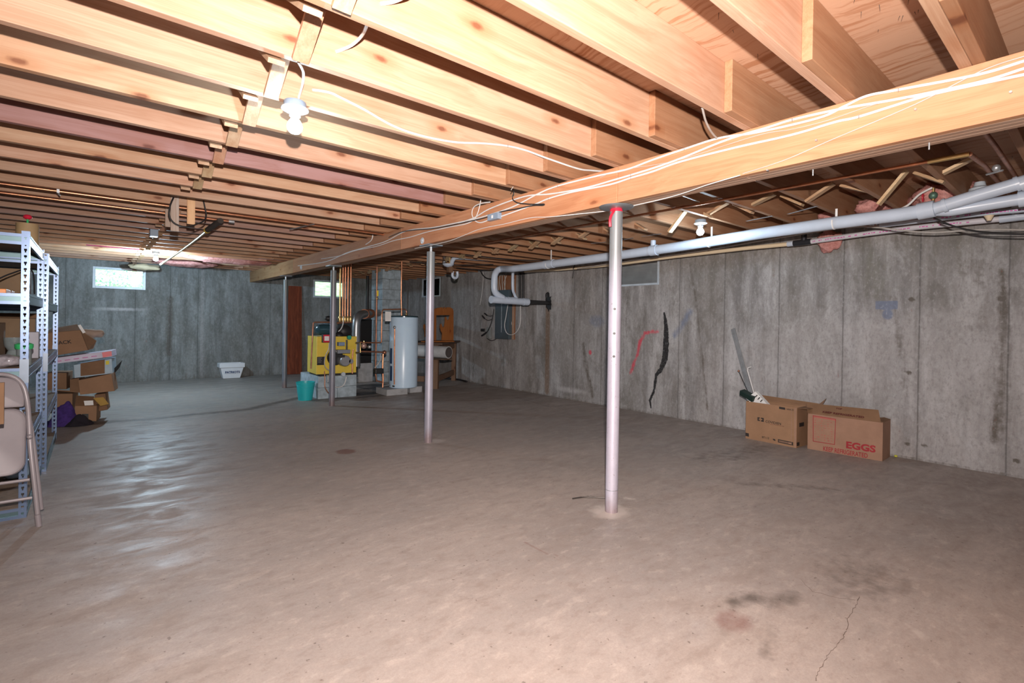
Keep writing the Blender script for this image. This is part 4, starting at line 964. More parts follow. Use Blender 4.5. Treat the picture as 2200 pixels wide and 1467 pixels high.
# boiler jacket
t = thing('boiler', (2.9, 8.0, z1), 'yellow oil boiler with a red-labelled control box and grey burner', 'boiler')
zt = bp(680, 723).z; zb = z1+.03
bx0, bx1 = bp(680, 760).x, bp(766, 760).x
lb = at(660.5, 804, 'z', zb); dY = 8.22
bk = at(660.5, 765, 'y', dY).x
b = MB(); A = [(bx0, YB), (bx1, YB), (bx1, dY), (bk, dY)]
b.add([(x, y, zb) for x, y in A]+[(x, y, zt) for x, y in A], [(3, 2, 1, 0), (4, 5, 6, 7), (0, 1, 5, 4), (1, 2, 6, 5), (2, 3, 7, 6), (3, 0, 4, 7)])
b.build('jacket', M['yellow'], t, bevel=.006)
MB().box(bk+.03, bx1-.005, YB+.01, dY-.01, z1, zb).build('base_frame', M['black'], t)
def face(px0, py0, px1, py1, d0, d1, name, m, Y=YB, bevel=.003, parent=None):
    a = at(px0, py1, 'y', Y-d1); c = at(px1, py0, 'y', Y-d1)
    return MB().box(min(a.x, c.x), max(a.x, c.x), Y-d1, Y-d0, min(a.z, c.z), max(a.z, c.z)).build(name, m, parent or t, bevel=bevel)
face(694, 718, 713, 736, 0, .07, 'control_box', M['black'])
face(695, 719, 709, 735.5, .07, .078, 'red_label', M['red_paint'], bevel=0)
face(697, 722, 707, 732, .078, .079, 'white_label_text', M['white'], bevel=0)
o = face(681, 766, 698, 784.5, 0, .003, 'data_plate', M['black'], bevel=0)
for i in range(4):
    p = at(683, 769+i*3, 'y', YB-.0035); MB().box(p.x, p.x+.06-.012*(i % 2), YB-.0042, YB-.003, p.z-.003, p.z+.001).build('plate_print', M['grey_cable'], o)
# burner
bc = bp(738, 775, YB-.2)
MB().lathe([(0, 0), (.075, 0), (.082, .02), (.082, .16), (.06, .2), (0, .2)], (bc.x+.02, YB-.24, bc.z), 24, 'y').build('burner_motor', M['grey_metal'], t, smooth=True)
MB().lathe([(0, 0), (.11, 0), (.12, .02), (.12, .06), (0, .08)], (bp(722, 768, YB-.08).x, YB-.085, bp(722, 768, YB-.08).z), 26, 'y').build('burner_flange', M['black'], t, smooth=True)
face(726, 751, 753, 759.5, .10, .20, 'burner_controller', plain('burner_grey', (.22, .24, .28), .4))
face(728, 735, 741, 743, .05, .13, 'aquastat', plain('aquastat_blue', (.20, .27, .40), .4))
face(728, 762, 741, 768, .24, .245, 'burner_label', M['black'], bevel=0)
MB().lathe([(0, 0), (.035, 0), (.035, .05), (.028, .06), (0, .06)], bp(755, 776, YB-.24), 18, 'y').build('oil_pump', M['grey_metal'], t, smooth=True)
MB().lathe([(0, 0), (.032, 0), (.032, .04), (0, .04)], bp(751, 725, YB-.10), 18, 'y').build('green_gauge', plain('green_cap', (.02, .30, .20), .4), t, smooth=True)
MB().lathe([(0, 0), (.032, 0), (.032, .03), (0, .03)], bp(738, 804, YB-.16), 18, 'y').build('pressure_dial', M['fixture'], t, smooth=True)
face(704, 806, 712, 822, .12, .18, 'oil_filter_can', M['galv'])
for pts, m, r, n_ in (([(707, 737), (706, 750), (699, 765), (697, 780), (700, 790), (708, 796)], 'grey_cable', .007, 'wiring_conduit'), ([(713, 735), (716, 748), (724, 756)], 'grey_cable', .007, 'wiring_conduit'),
                      ([(697, 797), (698, 815), (698, 830), (704, 842), (712, 848)], 'copper_dull', .008, 'oil_line'), ([(744, 810), (741, 822), (736, 829), (724, 832), (714, 828)], 'white_cable', .007, 'oil_line'),
                      ([(757, 802), (757, 770), (759, 750)], 'copper_dull', .011, 'return_pipe'), ([(745, 730), (745, 752)], 'black', .014, 'return_pipe')):
    MB().tube(spline([bp(x, y, YB-.14) for x, y in pts], 6), r, 8).build(n_, M[m], t, smooth=True)
# top plumbing: tank, relief pipe, black fittings
tk = bp(697, 708, 7.9)
MB().lathe([(0, -.14), (.05, -.135), (.085, -.10), (.092, 0), (.085, .10), (.05, .135), (0, .14)], tk+Vector((0, 0, .0)), 24, 'x').build('dark_tank', M['dkblue'], t, smooth=True)
MB().tube([bp(668, 792, YB-.02), bp(672.5, 700, YB-.02), bp(673.5, 693.5, YB-.02), bp(677, 692, YB-.02), bp(716, 692, YB-.02)], .011, 10).build('relief_pipe', M['copper_dull'], t, smooth=True)
b = MB(); b.ball(bp(740, 712, 7.88), .11, 16, (1.1, .8, 1.0)); b.ball(bp(728, 722, 7.80), .07, 12); b.build('circulator_cluster', M['black'], t, smooth=True)
MB().ball(bp(707, 684, 7.95), .06, 16, (1.2, .8, .7)).build('air_scoop', M['black'], t, smooth=True)
MB().tube(spline([bp(738, 680, 7.8), bp(737, 695, 7.75), bp(733, 706, 7.72), bp(727, 712, 7.7)], 6), .008, 8).build('white_flex', M['white_cable'], t, smooth=True)
# flue: up, elbow, horizontal to the chimney
f0 = bp(765, 800, 7.98)
MB().tube(spline([Vector((f0.x, 7.98, z1+.1)), bp(765, 740, 7.98), bp(765.5, 700, 7.98), bp(768, 683, 8.0), bp(775, 676, 8.05), bp(787, 674, 8.2), at(800, 673.5, 'y', 8.6), at(812, 672.5, 'y', 8.95)], 6), .068, 20).build('flue_pipe', M['flue'], t, smooth=True)
a = at(782.5, 674.5, 'y', 8.15); c = at(796, 673.5, 'y', 8.5); MB().cyl(a, c, .082, n=22).build('clay_collar', M['terra'], t, smooth=True)
# copper supply bundle rising to the joists
XS = [(730, 'brass'), (736, 'copper'), (741, 'copper'), (747, 'copper'), (753, 'copper')]
for i, (x, m) in enumerate(XS):
    p = bp(x, 690, 7.9); q = bp(x+1, 575, 7.9); q.z = ZJ+.02
    tt = thing('supply_riser', (p.x, 7.9, p.z), '%s of the five copper risers above the boiler, counted from the steel post' % ORD[i], 'pipe', 'copper risers above the boiler')
    MB().cyl(p, q, .0135, n=12).build('riser_tube', M[m], tt, smooth=True)
    MB().lathe([(0, -.04), (.02, -.04), (.026, -.01), (.026, .02), (.018, .05), (0, .05)], p+Vector((0, 0, .03)), 12).build('zone_valve', M['brass'], tt, smooth=True)
p = bp(748, 690, 7.9); tag(MB().tube([bp(724, 694, 7.9), bp(757, 691.5, 7.9)], .018, 12).build('header_pipe', M['copper_dull'], smooth=True), 'dark copper header pipe joining the feet of the five risers', 'pipe')
# chimney of block
YC = 9.05
c0, c1 = at(819, 800, 'y', YC).x, at(863, 600, 'y', YC).x
zc0 = 0; t = thing('block_chimney', ((c0+c1)/2, YC+.2, 0), 'grey concrete block chimney standing between the boiler and the water heater', 'chimney')
n = 11; ch = (ZJ+.03)/n
cd = at(797, 700, 'x', c0).y-YC
for i in range(n):
    j = i % 2; xm = c0+(c1-c0)*(.36 if j else .62)
    for a, b_ in ((c0, xm-.003), (xm+.003, c1)):
        MB().box(a, b_, YC+(.0), YC+cd, i*ch+.004, (i+1)*ch-.004).build('chimney_block', M['block'], t, bevel=.005)
MB().box(c0+.008, c1-.008, YC+.008, YC+cd-.008, 0, ZJ+.03).build('mortar', M['wall_dim'], t)
# dark flat panel standing left of the chimney
p0, p1 = at(768, 780, 'y', 9.4), at(797, 690, 'y', 9.4)
tag(MB().box(p0.x, p1.x+.02, 9.40, 9.42, 0.10, at(780, 686, 'y', 9.4).z).build('black_sheet', plain('black_sheet', (.006, .006, .007), .8)), 'matt black sheet standing upright behind the boiler flue', 'panel')
tag(MB().box(p0.x+.0, p1.x+.02, 9.33, 9.39, 0, at(780, 780, 'y', 9.36).z).build('low_block', M['block_pale'], bevel=.005), 'pale low block in front of the black sheet', 'block')
# rest of a broken wall stub on the floor
# water heater
hx, hy, hr = (at(836, 760, 'y', 7.6).x+at(897, 760, 'y', 7.6).x)/2, 7.6, .232
zt2 = at(868, 681, 'y', 7.55).z; zb2 = .10
t = thing('water_heater', (hx, hy, zb2), 'tall pale blue-white cylindrical water heater standing on blocks', 'water heater')
MB().lathe([(0, zb2), (hr-.01, zb2), (hr, zb2+.01), (hr, zt2-.012), (hr-.008, zt2), (0, zt2)], (hx, hy, 0), 44).build('tank', M['heater'], t, smooth=True)
MB().lathe([(hr-.006, zt2), (hr+.003, zt2-.004), (hr+.003, zt2+.012), (hr-.01, zt2+.02), (0, zt2+.028)], (hx, hy, 0), 44).build('top_lid', M['dkblue'], t, smooth=True)
def on_cyl(px, py, R_=hr):
    d = at(px, py, 'y', 10)-CAM; d2 = Vector((d.x, d.y)); o2 = Vector((CAM.x-hx, CAM.y-hy))
    A_ = d2.dot(d2); B_ = 2*o2.dot(d2); C_ = o2.dot(o2)-R_*R_; s_ = (-B_-math.sqrt(max(0, B_*B_-4*A_*C_)))/(2*A_)
    return CAM+d*s_
tp = [on_cyl(848, 706, hr+.018), on_cyl(847.5, 740, hr+.018), on_cyl(847, 826, hr+.018)]
MB().tube(tp, .011, 10).build('relief_tube', M['copper'], t, smooth=True)
MB().ball(on_cyl(848, 703, hr+.01), .026, 12).build('relief_valve', M['galv'], t, smooth=True)
def patch(name, px0, px1, py0, py1, m):
    a = on_cyl(px0, (py0+py1)/2); c = on_cyl(px1, (py0+py1)/2); t0 = math.atan2(a.y-hy, a.x-hx); t1 = math.atan2(c.y-hy, c.x-hx)
    zA, zB = on_cyl((px0+px1)/2, py1).z, on_cyl((px0+px1)/2, py0).z; b = MB(); r_ = hr+.0015
    if t1 < t0: t1 += 2*math.pi
    for i in range(8):
        u, v = t0+(t1-t0)*i/8, t0+(t1-t0)*(i+1)/8
        b.add([(hx+r_*math.cos(u), hy+r_*math.sin(u), zA), (hx+r_*math.cos(v), hy+r_*math.sin(v), zA), (hx+r_*math.cos(v), hy+r_*math.sin(v), zB), (hx+r_*math.cos(u), hy+r_*math.sin(u), zB)], [(0, 1, 2, 3)])
    b.build(name, m, t)
patch('navy_label', 838, 842.5, 748, 781, M['navy']); patch('navy_label', 838, 842.5, 786, 818, M['navy']); patch('small_plate', 843, 848, 828, 831, M['black'])
tb = MB(); tb.tube([at(863, 678, 'y', hy), at(862, 640, 'y', hy), Vector((at(862, 640, 'y', hy).x+.0, hy, ZJ+.01))], .012, 10); tb.build('cold_riser', M['copper'], t, smooth=True)
MB().tube(spline([at(873, 680, 'y', hy), at(873, 668, 'y', hy), at(868, 664, 'y', hy), at(862, 666, 'y', hy)], 5), .010, 8).build('hot_stub', M['copper_dull'], t, smooth=True)
MB().ball(at(873, 675, 'y', hy), .022, 10).build('brass_nut', M['brass'], t, smooth=True)
tg = MB().box(at(827.5, 690, 'y', 7.38).x, at(840, 690, 'y', 7.38).x, 7.38, 7.383, at(833, 690, 'y', 7.38).z, at(833, 669.5, 'y', 7.38).z).build('paper_tag', M['white']); tag(tg, 'white paper tag hanging from the copper pipe beside the water heater', 'paper tag')
pr = MB()
for i in range(5): 
    p = at(829.5, 673+i*3, 'y', 7.379); pr = MB().box(p.x, p.x+.06, 7.7985, 7.3798, p.z-.002, p.z+.001).build('print_line', M['grey_cable'], tg)
t2 = pipe('copper_loop', [at(x, y, 'y', 7.42) for x, y in ((862, 664), (824, 665), (821, 668), (820, 700), (819.5, 735), (817, 736), (797, 736), (775, 735))], .011, 'copper', 'copper pipe stepping down from the heater top past the white tag')
pipe('copper_riser', [at(x, y, 'y', 7.50) for x, y in ((807, 793), (808, 740), (808.5, 700), (809.5, 640), (810, 572))], .012, 'copper_dull', 'tarnished copper riser with a yellow valve lever in front of the chimney')
p = at(811, 630, 'y', 7.48); MB().box(p.x-.008, p.x+.012, 7.47, 7.485, p.z-.045, p.z+.045).build('yellow_lever', plain('yellow_grip', (.85, .65, .02), .4), bpy.data.objects['copper_riser'])
MB().ball(at(810, 641, 'y', 7.50), .022, 10).build('valve_body', M['brass'], bpy.data.objects['copper_riser'], smooth=True)
t3 = thing('mixing_piping', at(790, 755, 'y', 7.42), 'rectangular copper and brass pipe loop with valves between boiler and heater', 'pipe')
MB().tube([at(x, y, 'y', 7.42) for x, y in ((764, 736), (774, 736), (774, 757), (764, 757))], .012, 8).build('copper_frame', M['brass'], t3, smooth=True)
MB().tube([at(x, y, 'y', 7.42) for x, y in ((772, 755), (800, 755.5), (826, 757))], .012, 8).build('lower_pipe', M['copper_dull'], t3, smooth=True)
MB().ball(at(782, 743, 'y', 7.42), .045, 14, (1, .8, 1)).build('mixing_valve', plain('pinkish_brass', (.45, .30, .26), .45, .5), t3, smooth=True)
MB().tube([at(782, 732, 'y', 7.42), at(782, 740, 'y', 7.42)], .008, 8).build('valve_spindle', M['brass'], t3, smooth=True)
MB().ball(at(794, 745, 'y', 7.42), .03, 12).build('check_valve', M['galv'], t3, smooth=True)
MB().ball(at(826, 757, 'y', 7.42), .035, 12).build('boiler_drain', M['copper_dull'], t3, smooth=True)
MB().tube([at(x, y, 'y', 7.42) for x, y in ((823, 760), (822, 790), (823, 815), (822, 832))], .013, 8).build('drain_leg', M['copper'], t3, smooth=True)
MB().box(*(lambda a, b: (a.x, b.x, 7.37, 7.47, b.z, a.z))(at(804, 792, 'y', 7.42), at(822, 802, 'y', 7.42))).build('black_pump', M['black'], t3, bevel=.012)
MB().tube([at(x, y, 'y', 7.42) for x, y in ((807, 802), (809, 818), (822, 821))], .014, 8).build('elbow_leg', M['copper_dull'], t3, smooth=True)
MB().tube([at(823, 829, 'y', 7.42), at(838, 826.5, 'y', 7.42)], .012, 8).build('tank_feed', M['galv'], t3, smooth=True)
MB().tube(spline([at(x, y, 'y', 7.38) for x, y in ((818, 760), (818, 772), (812, 782), (805, 790))], 5), .008, 8).build('grey_flex', M['grey_cable'], t3, smooth=True)
# blocks under the heater
for i, (a, b_, c, d) in enumerate(((831, 876, 7.40, 7.8), (881, 907, 7.50, 7.8))):
    X0, X1 = at(a, 842, 'y', c).x, at(b_, 842, 'y', c).x
    tag(MB().box(X0, X1, c, d, 0, zb2).build('concrete_block', M['block_pale'], bevel=.006), 'pale concrete block under the %s of the water heater' % ('boiler-side edge' if i == 0 else 'workbench-side edge'), 'block')
# bucket
bq = Vector((2.435, 7.72, 0)); t = thing('bucket', (bq.x, bq.y, 0), 'turquoise plastic bucket on the floor beside the boiler pad', 'bucket')
bh = at(657, 820, 'y', bq.y).z
MB().lathe([(0, .004), (.094, .004), (.098, .0), (.130, bh-.02), (.133, bh-.02), (.134, bh), (.127, bh), (.094, .01), (0, .01)], (bq.x, bq.y, 0), 32).build('pail', M['teal'], t, smooth=30)
MB().tube(spline([Vector((bq.x-.13, bq.y, bh-.03)), Vector((bq.x-.11, bq.y-.08, bh-.06)), Vector((bq.x, bq.y-.14, bh-.075)), Vector((bq.x+.11, bq.y-.08, bh-.06)), Vector((bq.x+.13, bq.y, bh-.03))], 6), .003, 6).build('bail_handle', M['teal'], t, smooth=True)
# leaning board, styrofoam cooler on the back wall
a, b_ = at(609.5, 700, 'y', 11.47), at(648.5, 700, 'y', 11.47)
tag(MB().add([(a.x, 11.42, .005), (b_.x, 11.42, .005), (b_.x, 11.44, .005), (a.x, 11.44, .005)]+[(a.x, YK-.03, at(630, 614, 'y', 11.5).z), (b_.x, YK-.03, at(630, 614, 'y', 11.5).z), (b_.x, YK-.01, at(630, 614, 'y', 11.5).z), (a.x, YK-.01, at(630, 614, 'y', 11.5).z)],
    [(3, 2, 1, 0), (4, 5, 6, 7), (0, 1, 5, 4), (1, 2, 6, 5), (2, 3, 7, 6), (3, 0, 4, 7)]).build('plywood_board', M['red_ply']), 'tall red-brown plywood board leaning on the back wall', 'board')
cz = .30; ca, cb = at(470, 795, 'y', 11.35).x, at(524, 795, 'y', 11.35).x
t = thing('foam_cooler', ((ca+cb)/2, 11.4, 0), 'white foam cooler lettered in dark, standing open at the back wall', 'cooler')
w0, w1, d0, d1 = .15, .225, .09, .13; cx, cy = (ca+cb)/2, 11.40
b = MB()
def ring(w, d, z): return [(cx-w, cy-d, z), (cx+w, cy-d, z), (cx+w, cy+d, z), (cx-w, cy+d, z)]
lv = [ring(w0, d0, .0), ring(w1-.02, d1-.015, cz-.09), ring(w1, d1, cz-.085), ring(w1, d1, cz), ring(w1-.03, d1-.03, cz), ring(w0-.03, d0-.03, .03)]
for i, q in enumerate(lv): b.v += q
for i in range(5):
    for k in range(4): b.f.append((i*4+k, i*4+(k+1) % 4, i*4+4+(k+1) % 4, i*4+4+k))
b.f += [(3, 2, 1, 0), (20, 21, 22, 23)]
b.build('cooler_shell', plain('white_foam', (.74, .78, .84), .8, var=.03), t, bevel=.004)
lean = (d1-.015-d0)/(cz-.09)
text_obj('team_lettering', 'PATRIOTS', .062, (cx-.125, cy-d0-lean*.125-.0025, .10), (1, 0, 0), (0, -lean, 1), M['navy'], t, off=.0022, sx=.95)
# second bright reflection etc. are left to the renderer
# ---------------------------------------------------------------- workbench
M['vinyl'] = plain('pale_vinyl_roll', (.50, .52, .54), .5)
t = thing('workbench', (5.0, 8.2, 0), 'old dark wooden workbench standing behind the water heater', 'workbench')
L0 = at(936.5, 835, 'z', 0); L1 = at(977, 816, 'z', 0)
hy0 = L0.y; ht = at(950, 735, 'y', hy0).z
bx_, by_ = L0.x-1.0, L0.y
d = (L1-L0).normalized()  # bench end runs from L0 toward the wall corner
perp = Vector((-d.y, d.x, 0))
def leg(p): MB().bar(p, p+Vector((0, 0, .78)), .085, .085, up=d).build('leg', M['old_wood'], t, bevel=.004)
back = Vector((-.9, .35, 0)); back = perp*0.9
L1 = L0+(L1-L0)*.93; PL_ = .50
for p in (L0, L1, L0+perp*PL_, L1+perp*PL_): leg(p)
MB().bar(L0+Vector((0, 0, .17)), L1+Vector((0, 0, .17)), .04, .10, up=(0, 0, 1)).build('stretcher', M['old_wood'], t, bevel=.003)
MB().bar(L0+Vector((0, 0, .715)), L1+Vector((0, 0, .715)), .04, .10).build('apron', M['old_wood'], t, bevel=.003)
MB().bar(L0+perp*.02+Vector((0, 0, .715)), L0+perp*PL_+Vector((0, 0, .715)), .04, .10).build('apron', M['old_wood'], t, bevel=.003)
MB().bar(L0+perp*.02+Vector((0, 0, .17)), L0+perp*PL_+Vector((0, 0, .17)), .04, .10).build('stretcher', M['old_wood'], t, bevel=.003)
c = (L0+L1)/2; MB().bar(c-perp*.12+Vector((0, 0, .80)), c+perp*(PL_+.1)+Vector((0, 0, .80)), (L1-L0).length+.10, .035).build('bench_top', M['old_wood_x'], t, bevel=.004)
r0 = at(963, 758, 'y', 7.55); r1 = at(895, 745, 'y', 8.15)
tt = thing('vinyl_roll', r0, 'pale rolled-up vinyl flooring lying across the front of the workbench', 'roll')
r0 = at(964, 757, 'y', L0.y-.42); r1 = Vector((4.42, L0.y+.30, r0.z))
MB().bar(Vector((r0.x+.02, r0.y+.03, r0.z-.118)), Vector((4.46, L0.y+.45, r0.z-.118)), .22, .02).build('lower_shelf', M['old_wood_x'], t)
q = r0; dq = (r1-r0).normalized()
b = MB(); sp = [(.075-.0035*i*.25) for i in range(60)]
MB().cyl(r0, r1, .105, n=26, caps=True).build('roll_body', M['vinyl'], tt, smooth=True)
MB().cyl(r0-dq*.001, r0-dq*.004, .092, n=26).build('roll_hollow', plain('roll_inside', (.07, .06, .06), .9), tt, smooth=True)
MB().bar(r0+dq*.0, r0+dq*.03, .02, .02).build('roll_shelf_cleat', M['old_wood'], t) if False else None
# wooden rack with hand shapes
yR = 8.02; t = thing('wooden_rack', at(950, 727, 'y', yR), 'orange varnished pine rack with an arched top and hand-shaped cut-outs on the workbench', 'rack')
def rp(L, Y): return [(at(x, y, 'y', Y).x, at(x, y, 'y', Y).z) for x, y in L]
arch = [(932, 731), (932, 664), (940, 661), (950, 660), (951, 664), (954, 659), (957, 664), (958, 660), (966, 660), (971, 663), (973, 668), (973, 731), (965, 731), (965, 677), (936, 677), (936, 731)]
q = rp(arch, yR); b = MB(); b.prism(q, (0, yR, 0), (1, 0, 0), (0, 0, 1), .022); b.build('arched_back', M['orange_pine'], t)
hand = [(948, 731), (949, 716), (946, 710), (944, 702), (945, 696), (947, 695), (950, 703), (953, 702), (955, 690), (955, 682), (957, 680), (960, 688), (963, 686), (966, 676), (969, 676), (970, 700), (970, 731)]
b = MB(); b.prism(rp(hand, yR-.04), (0, yR-.04, 0), (1, 0, 0), (0, 0, 1), .02); b.build('hand_panel', M['orange_pine'], t)
arm = [(912, 724), (911, 710), (909, 704), (909, 698), (912, 696), (916, 706), (917, 724)]
b = MB(); b.prism(rp(arm, yR-.02), (0, yR-.02, 0), (1, 0, 0), (0, 0, 1), .02); b.build('hand_arm', M['orange_pine'], t)
a = at(908, 727, 'y', yR-.03); c = at(974, 730, 'y', yR-.03); MB().box(a.x, c.x, yR-.07, yR+.03, .819, .845).build('rack_base', M['orange_pine'], t, bevel=.003)
tag(MB().tube([at(950, 812, 'z', .02), at(985, 815, 'z', .02), at(1003, 819.5, 'z', .02)], .018, 8).build('black_bar', M['black'], smooth=True), 'short black bar lying on the floor between workbench and wall', 'bar')
# black vent pipe in the corner
for x, X in ((791, 5.2),):
    pa = at(789, 665, 'y', 10.5); tag(MB().cyl((pa.x, 10.5, at(789, 684, 'y', 10.5).z), (pa.x, 10.5, ZJ), .03, n=14).build('black_pipe', M['black'], smooth=True), 'slim black pipe dropping from the joists behind the chimney', 'pipe')
# ---------------------------------------------------------------- electric panel on the right wall
PXW = XW-.03
def rw(x, y, X=PXW): return at(x, y, 'x', X)
a = rw(1106, 600, PXW); c = rw(1064, 728, PXW)
t = thing('electric_panel', (PXW, 7.1, .9), 'grey steel breaker panel on a reddish plywood backboard fixed to the wall', 'electric panel')
M['panel_grey'] = plain('blue_grey_panel', (.10, .14, .17), .3, .4, var=.05)
M['backboard'] = wood('backboard_plywood', (.30, .14, .075), (.6, .5, .4), 'z', knots=0, tint=False)
MB().box(XW-.018, XW-.001, rw(1105, 660).y, rw(1066, 660).y, rw(1095, 729).z, rw(1095, 590).z).build('backboard', M['backboard'], t)
y0, y1 = at(1092, 680, 'x', XW-.11).y, at(1062.5, 680, 'x', XW-.11).y; z0, z1_ = at(1075, 728, 'x', XW-.11).z, at(1075, 623, 'x', XW-.11).z
MB().box(XW-.10, XW-.018, y0, y1, z0, z1_).build('panel_box', M['panel_grey'], t, bevel=.004)
MB().box(XW-.108, XW-.10, y0+.01, y1-.01, z0+.09, z1_-.01).build('panel_door', M['panel_grey'], t, bevel=.003)
MB().box(XW-.1105, XW-.108, (y0+y1)/2-.008, (y0+y1)/2+.004, z0+.12, z1_-.1).build('door_trim', M['galv'], t)
MB().box(XW-.018-.003, XW-.018, rw(1104, 660).y, rw(1099, 660).y, z0, rw(1095, 600).z).build('board_batten', plain('pale_batten', (.42, .27, .19), .7), t)
wb = MB()
for i, (xa, xb, xc) in enumerate(((1069, 1069, 1071), (1074, 1073, 1076), (1079, 1079, 1080), (1084, 1086, 1083), (1088, 1083, 1086))):
    MB().tube([rw(xa, 592, XW-.04), rw(xb, 606, XW-.05), rw(xc, 626, XW-.06)], .008, 6).build('feed_wire', M['grey_cable'], t, smooth=True)
MB().tube(spline([rw(x, y, XW-.13) for x, y in ((1091, 655), (1087, 680), (1084, 700), (1088, 714), (1096, 719), (1105, 717), (1113, 708), (1118, 690), (1118, 655))], 6), .006, 7).build('looped_cable', M['white_cable'], t, smooth=True)
for i in range(5):
    MB().tube(spline([rw(1096-i*.4, 650+i*3, XW-.03), rw(1098-i, 680, XW-.03), rw(1099-i, 697-i*3, XW-.03), rw(1094-i, 704-i*3, XW-.035)], 5), .004, 6).build('thin_lead', M['white_cable'], t, smooth=True)
for x, lab in ((1117, 'black conduit running down the wall beside the breaker panel, nearer the panel'), (1124, 'black conduit running down the wall beside the breaker panel, farther from the panel')):
    pa = rw(x, 586, XW-.03); pb = rw(x, 640, XW-.03); tag(MB().cyl(pa, pb, .022, n=12).build('black_conduit', M['black'], smooth=True), lab, 'conduit')
t = thing('outlet_box', rw(1046, 710, XW-.04), 'small outlet box left of the breaker panel with black plugs and cords', 'outlet')
MB().box(XW-.05, XW-.001, rw(1054, 710).y, rw(1046, 710).y, rw(1050, 727).z, rw(1050, 703).z).build('outlet_case', M['wall_dim'], t, bevel=.003)
MB().tube(spline([rw(x, y, XW-.06) for x, y in ((1061, 664), (1059, 678), (1055, 695), (1050, 707), (1044, 716), (1038, 720))], 5), .009, 7).build('power_cord', M['black'], t, smooth=True)
MB().tube(spline([rw(x, y, XW-.06) for x, y in ((1035, 721), (1040, 718), (1045, 714))], 4), .018, 8).build('plug', M['black'], t, smooth=True)
MB().box(XW-.07, XW-.05, rw(1044, 710).y, rw(1036, 710).y, rw(1040, 712).z, rw(1040, 706).z).build('plug', M['black'], t, bevel=.004)
for L in (((1036, 678), (1041, 684), (1048, 688), (1056, 686)), ((1041, 673), (1046, 677), (1052, 679), (1058, 678))):
    MB().tube(spline([rw(x, y, XW-.06) for x, y in L], 4), .006, 6).build('cord_end', M['black'], t, smooth=True)
    MB().tube([rw(L[0][0], L[0][1], XW-.06), rw(L[1][0], L[1][1], XW-.06)], .014, 8).build('plug', M['black'], t, smooth=True)
MB().tube(spline([rw(x, y, XW-.05) for x, y in ((1047, 727), (1053, 731), (1060, 731), (1066, 728))], 5), .006, 6).build('power_cord', M['black'], t, smooth=True)
tag(MB().tube(spline([rw(x, y, XW-.02) for x, y in ((1038, 575), (1038, 600), (1036, 625), (1033, 645), (1031, 655))], 5), .004, 6).build('white_wire', M['white_cable'], smooth=True), 'thin white wire dropping down the wall left of the thick drain elbow', 'cable')
tag(MB().tube(spline([at(x, y, 'x', XW-.2) for x, y in ((1033, 582), (1037, 590), (1045, 597), (1055, 599), (1066, 597))], 5), .008, 7).build('black_cable', M['black'], smooth=True), 'black cable sagging behind the thick drain elbow', 'cable')
# nearer wires crossing below the right joists, far half
for i, (x0, y0, x1, y1, X0) in enumerate(((1000, 548, 1230, 560, 3.9), (880, 562, 1060, 568, 4.2), (980, 575, 1100, 577, 4.9))):
    a = at(x0, y0, 'z', ZJ-.02); c = at(x1, y1, 'z', ZJ-.02)
    m_ = (a+c)/2+Vector((0, 0, -.03)); tag(MB().tube(spline([a, m_, c], 8), .008, 6).build('sagging_cable', M['black'], smooth=True), 'dark cable strung under the far right joists, %s from the second post' % ORD[i], 'cable')
# ---------------------------------------------------------------- metal shelving against the left wall
def slotted_face(b, p, u, w, z0, z1, pitch=.038):
    """strip of width w along u from p, cut with a row of keyholes"""
    p = Vector(p); u = Vector(u); c = w/2
    xs = [0, c-.0065, c-.0032, c+.0032, c+.0065, w]
    z = z0; zs = [z0]; holes = {}
    while z+pitch < z1-.002:
        a = z+.012; 
        for q, h in ((a, None), (a+.010, 'n'), (a+.022, 'w')):
            zs.append(q); 
            if h: holes[len(zs)-2] = h
        z += pitch
    zs.append(z1)
    for i in range(len(zs)-1):
        for j in range(5):
            h = holes.get(i)
            if (h == 'n' and j == 2) or (h == 'w' and j in (1, 2, 3)): continue
            b.add([p+u*xs[j]+Vector((0, 0, zs[i])), p+u*xs[j+1]+Vector((0, 0, zs[i])), p+u*xs[j+1]+Vector((0, 0, zs[i+1])), p+u*xs[j]+Vector((0, 0, zs[i+1]))], [(0, 1, 2, 3)])
def upright(x, y, sx, sy, z1, parent, split=None):
    """L-shaped slotted upright with its outer corner at (x, y); legs run inward along sx (X) and sy (Y)"""
    for za, zb in (((0, z1),) if not split else ((0, split-.0), (split, z1))):
        b = MB(); slotted_face(b, (x, y, 0), (sx, 0, 0), .036, za, zb); slotted_face(b, (x, y, 0), (0, sy, 0), .036, za, zb)
        o = b.build('upright', M['shelf_metal'], parent, fix=False)
        s_ = o.modifiers.new('s', 'SOLIDIFY'); s_.thickness = .0014
M['splice'] = plain('pale_zinc_splice', (.17, .21, .27), .35, .4)
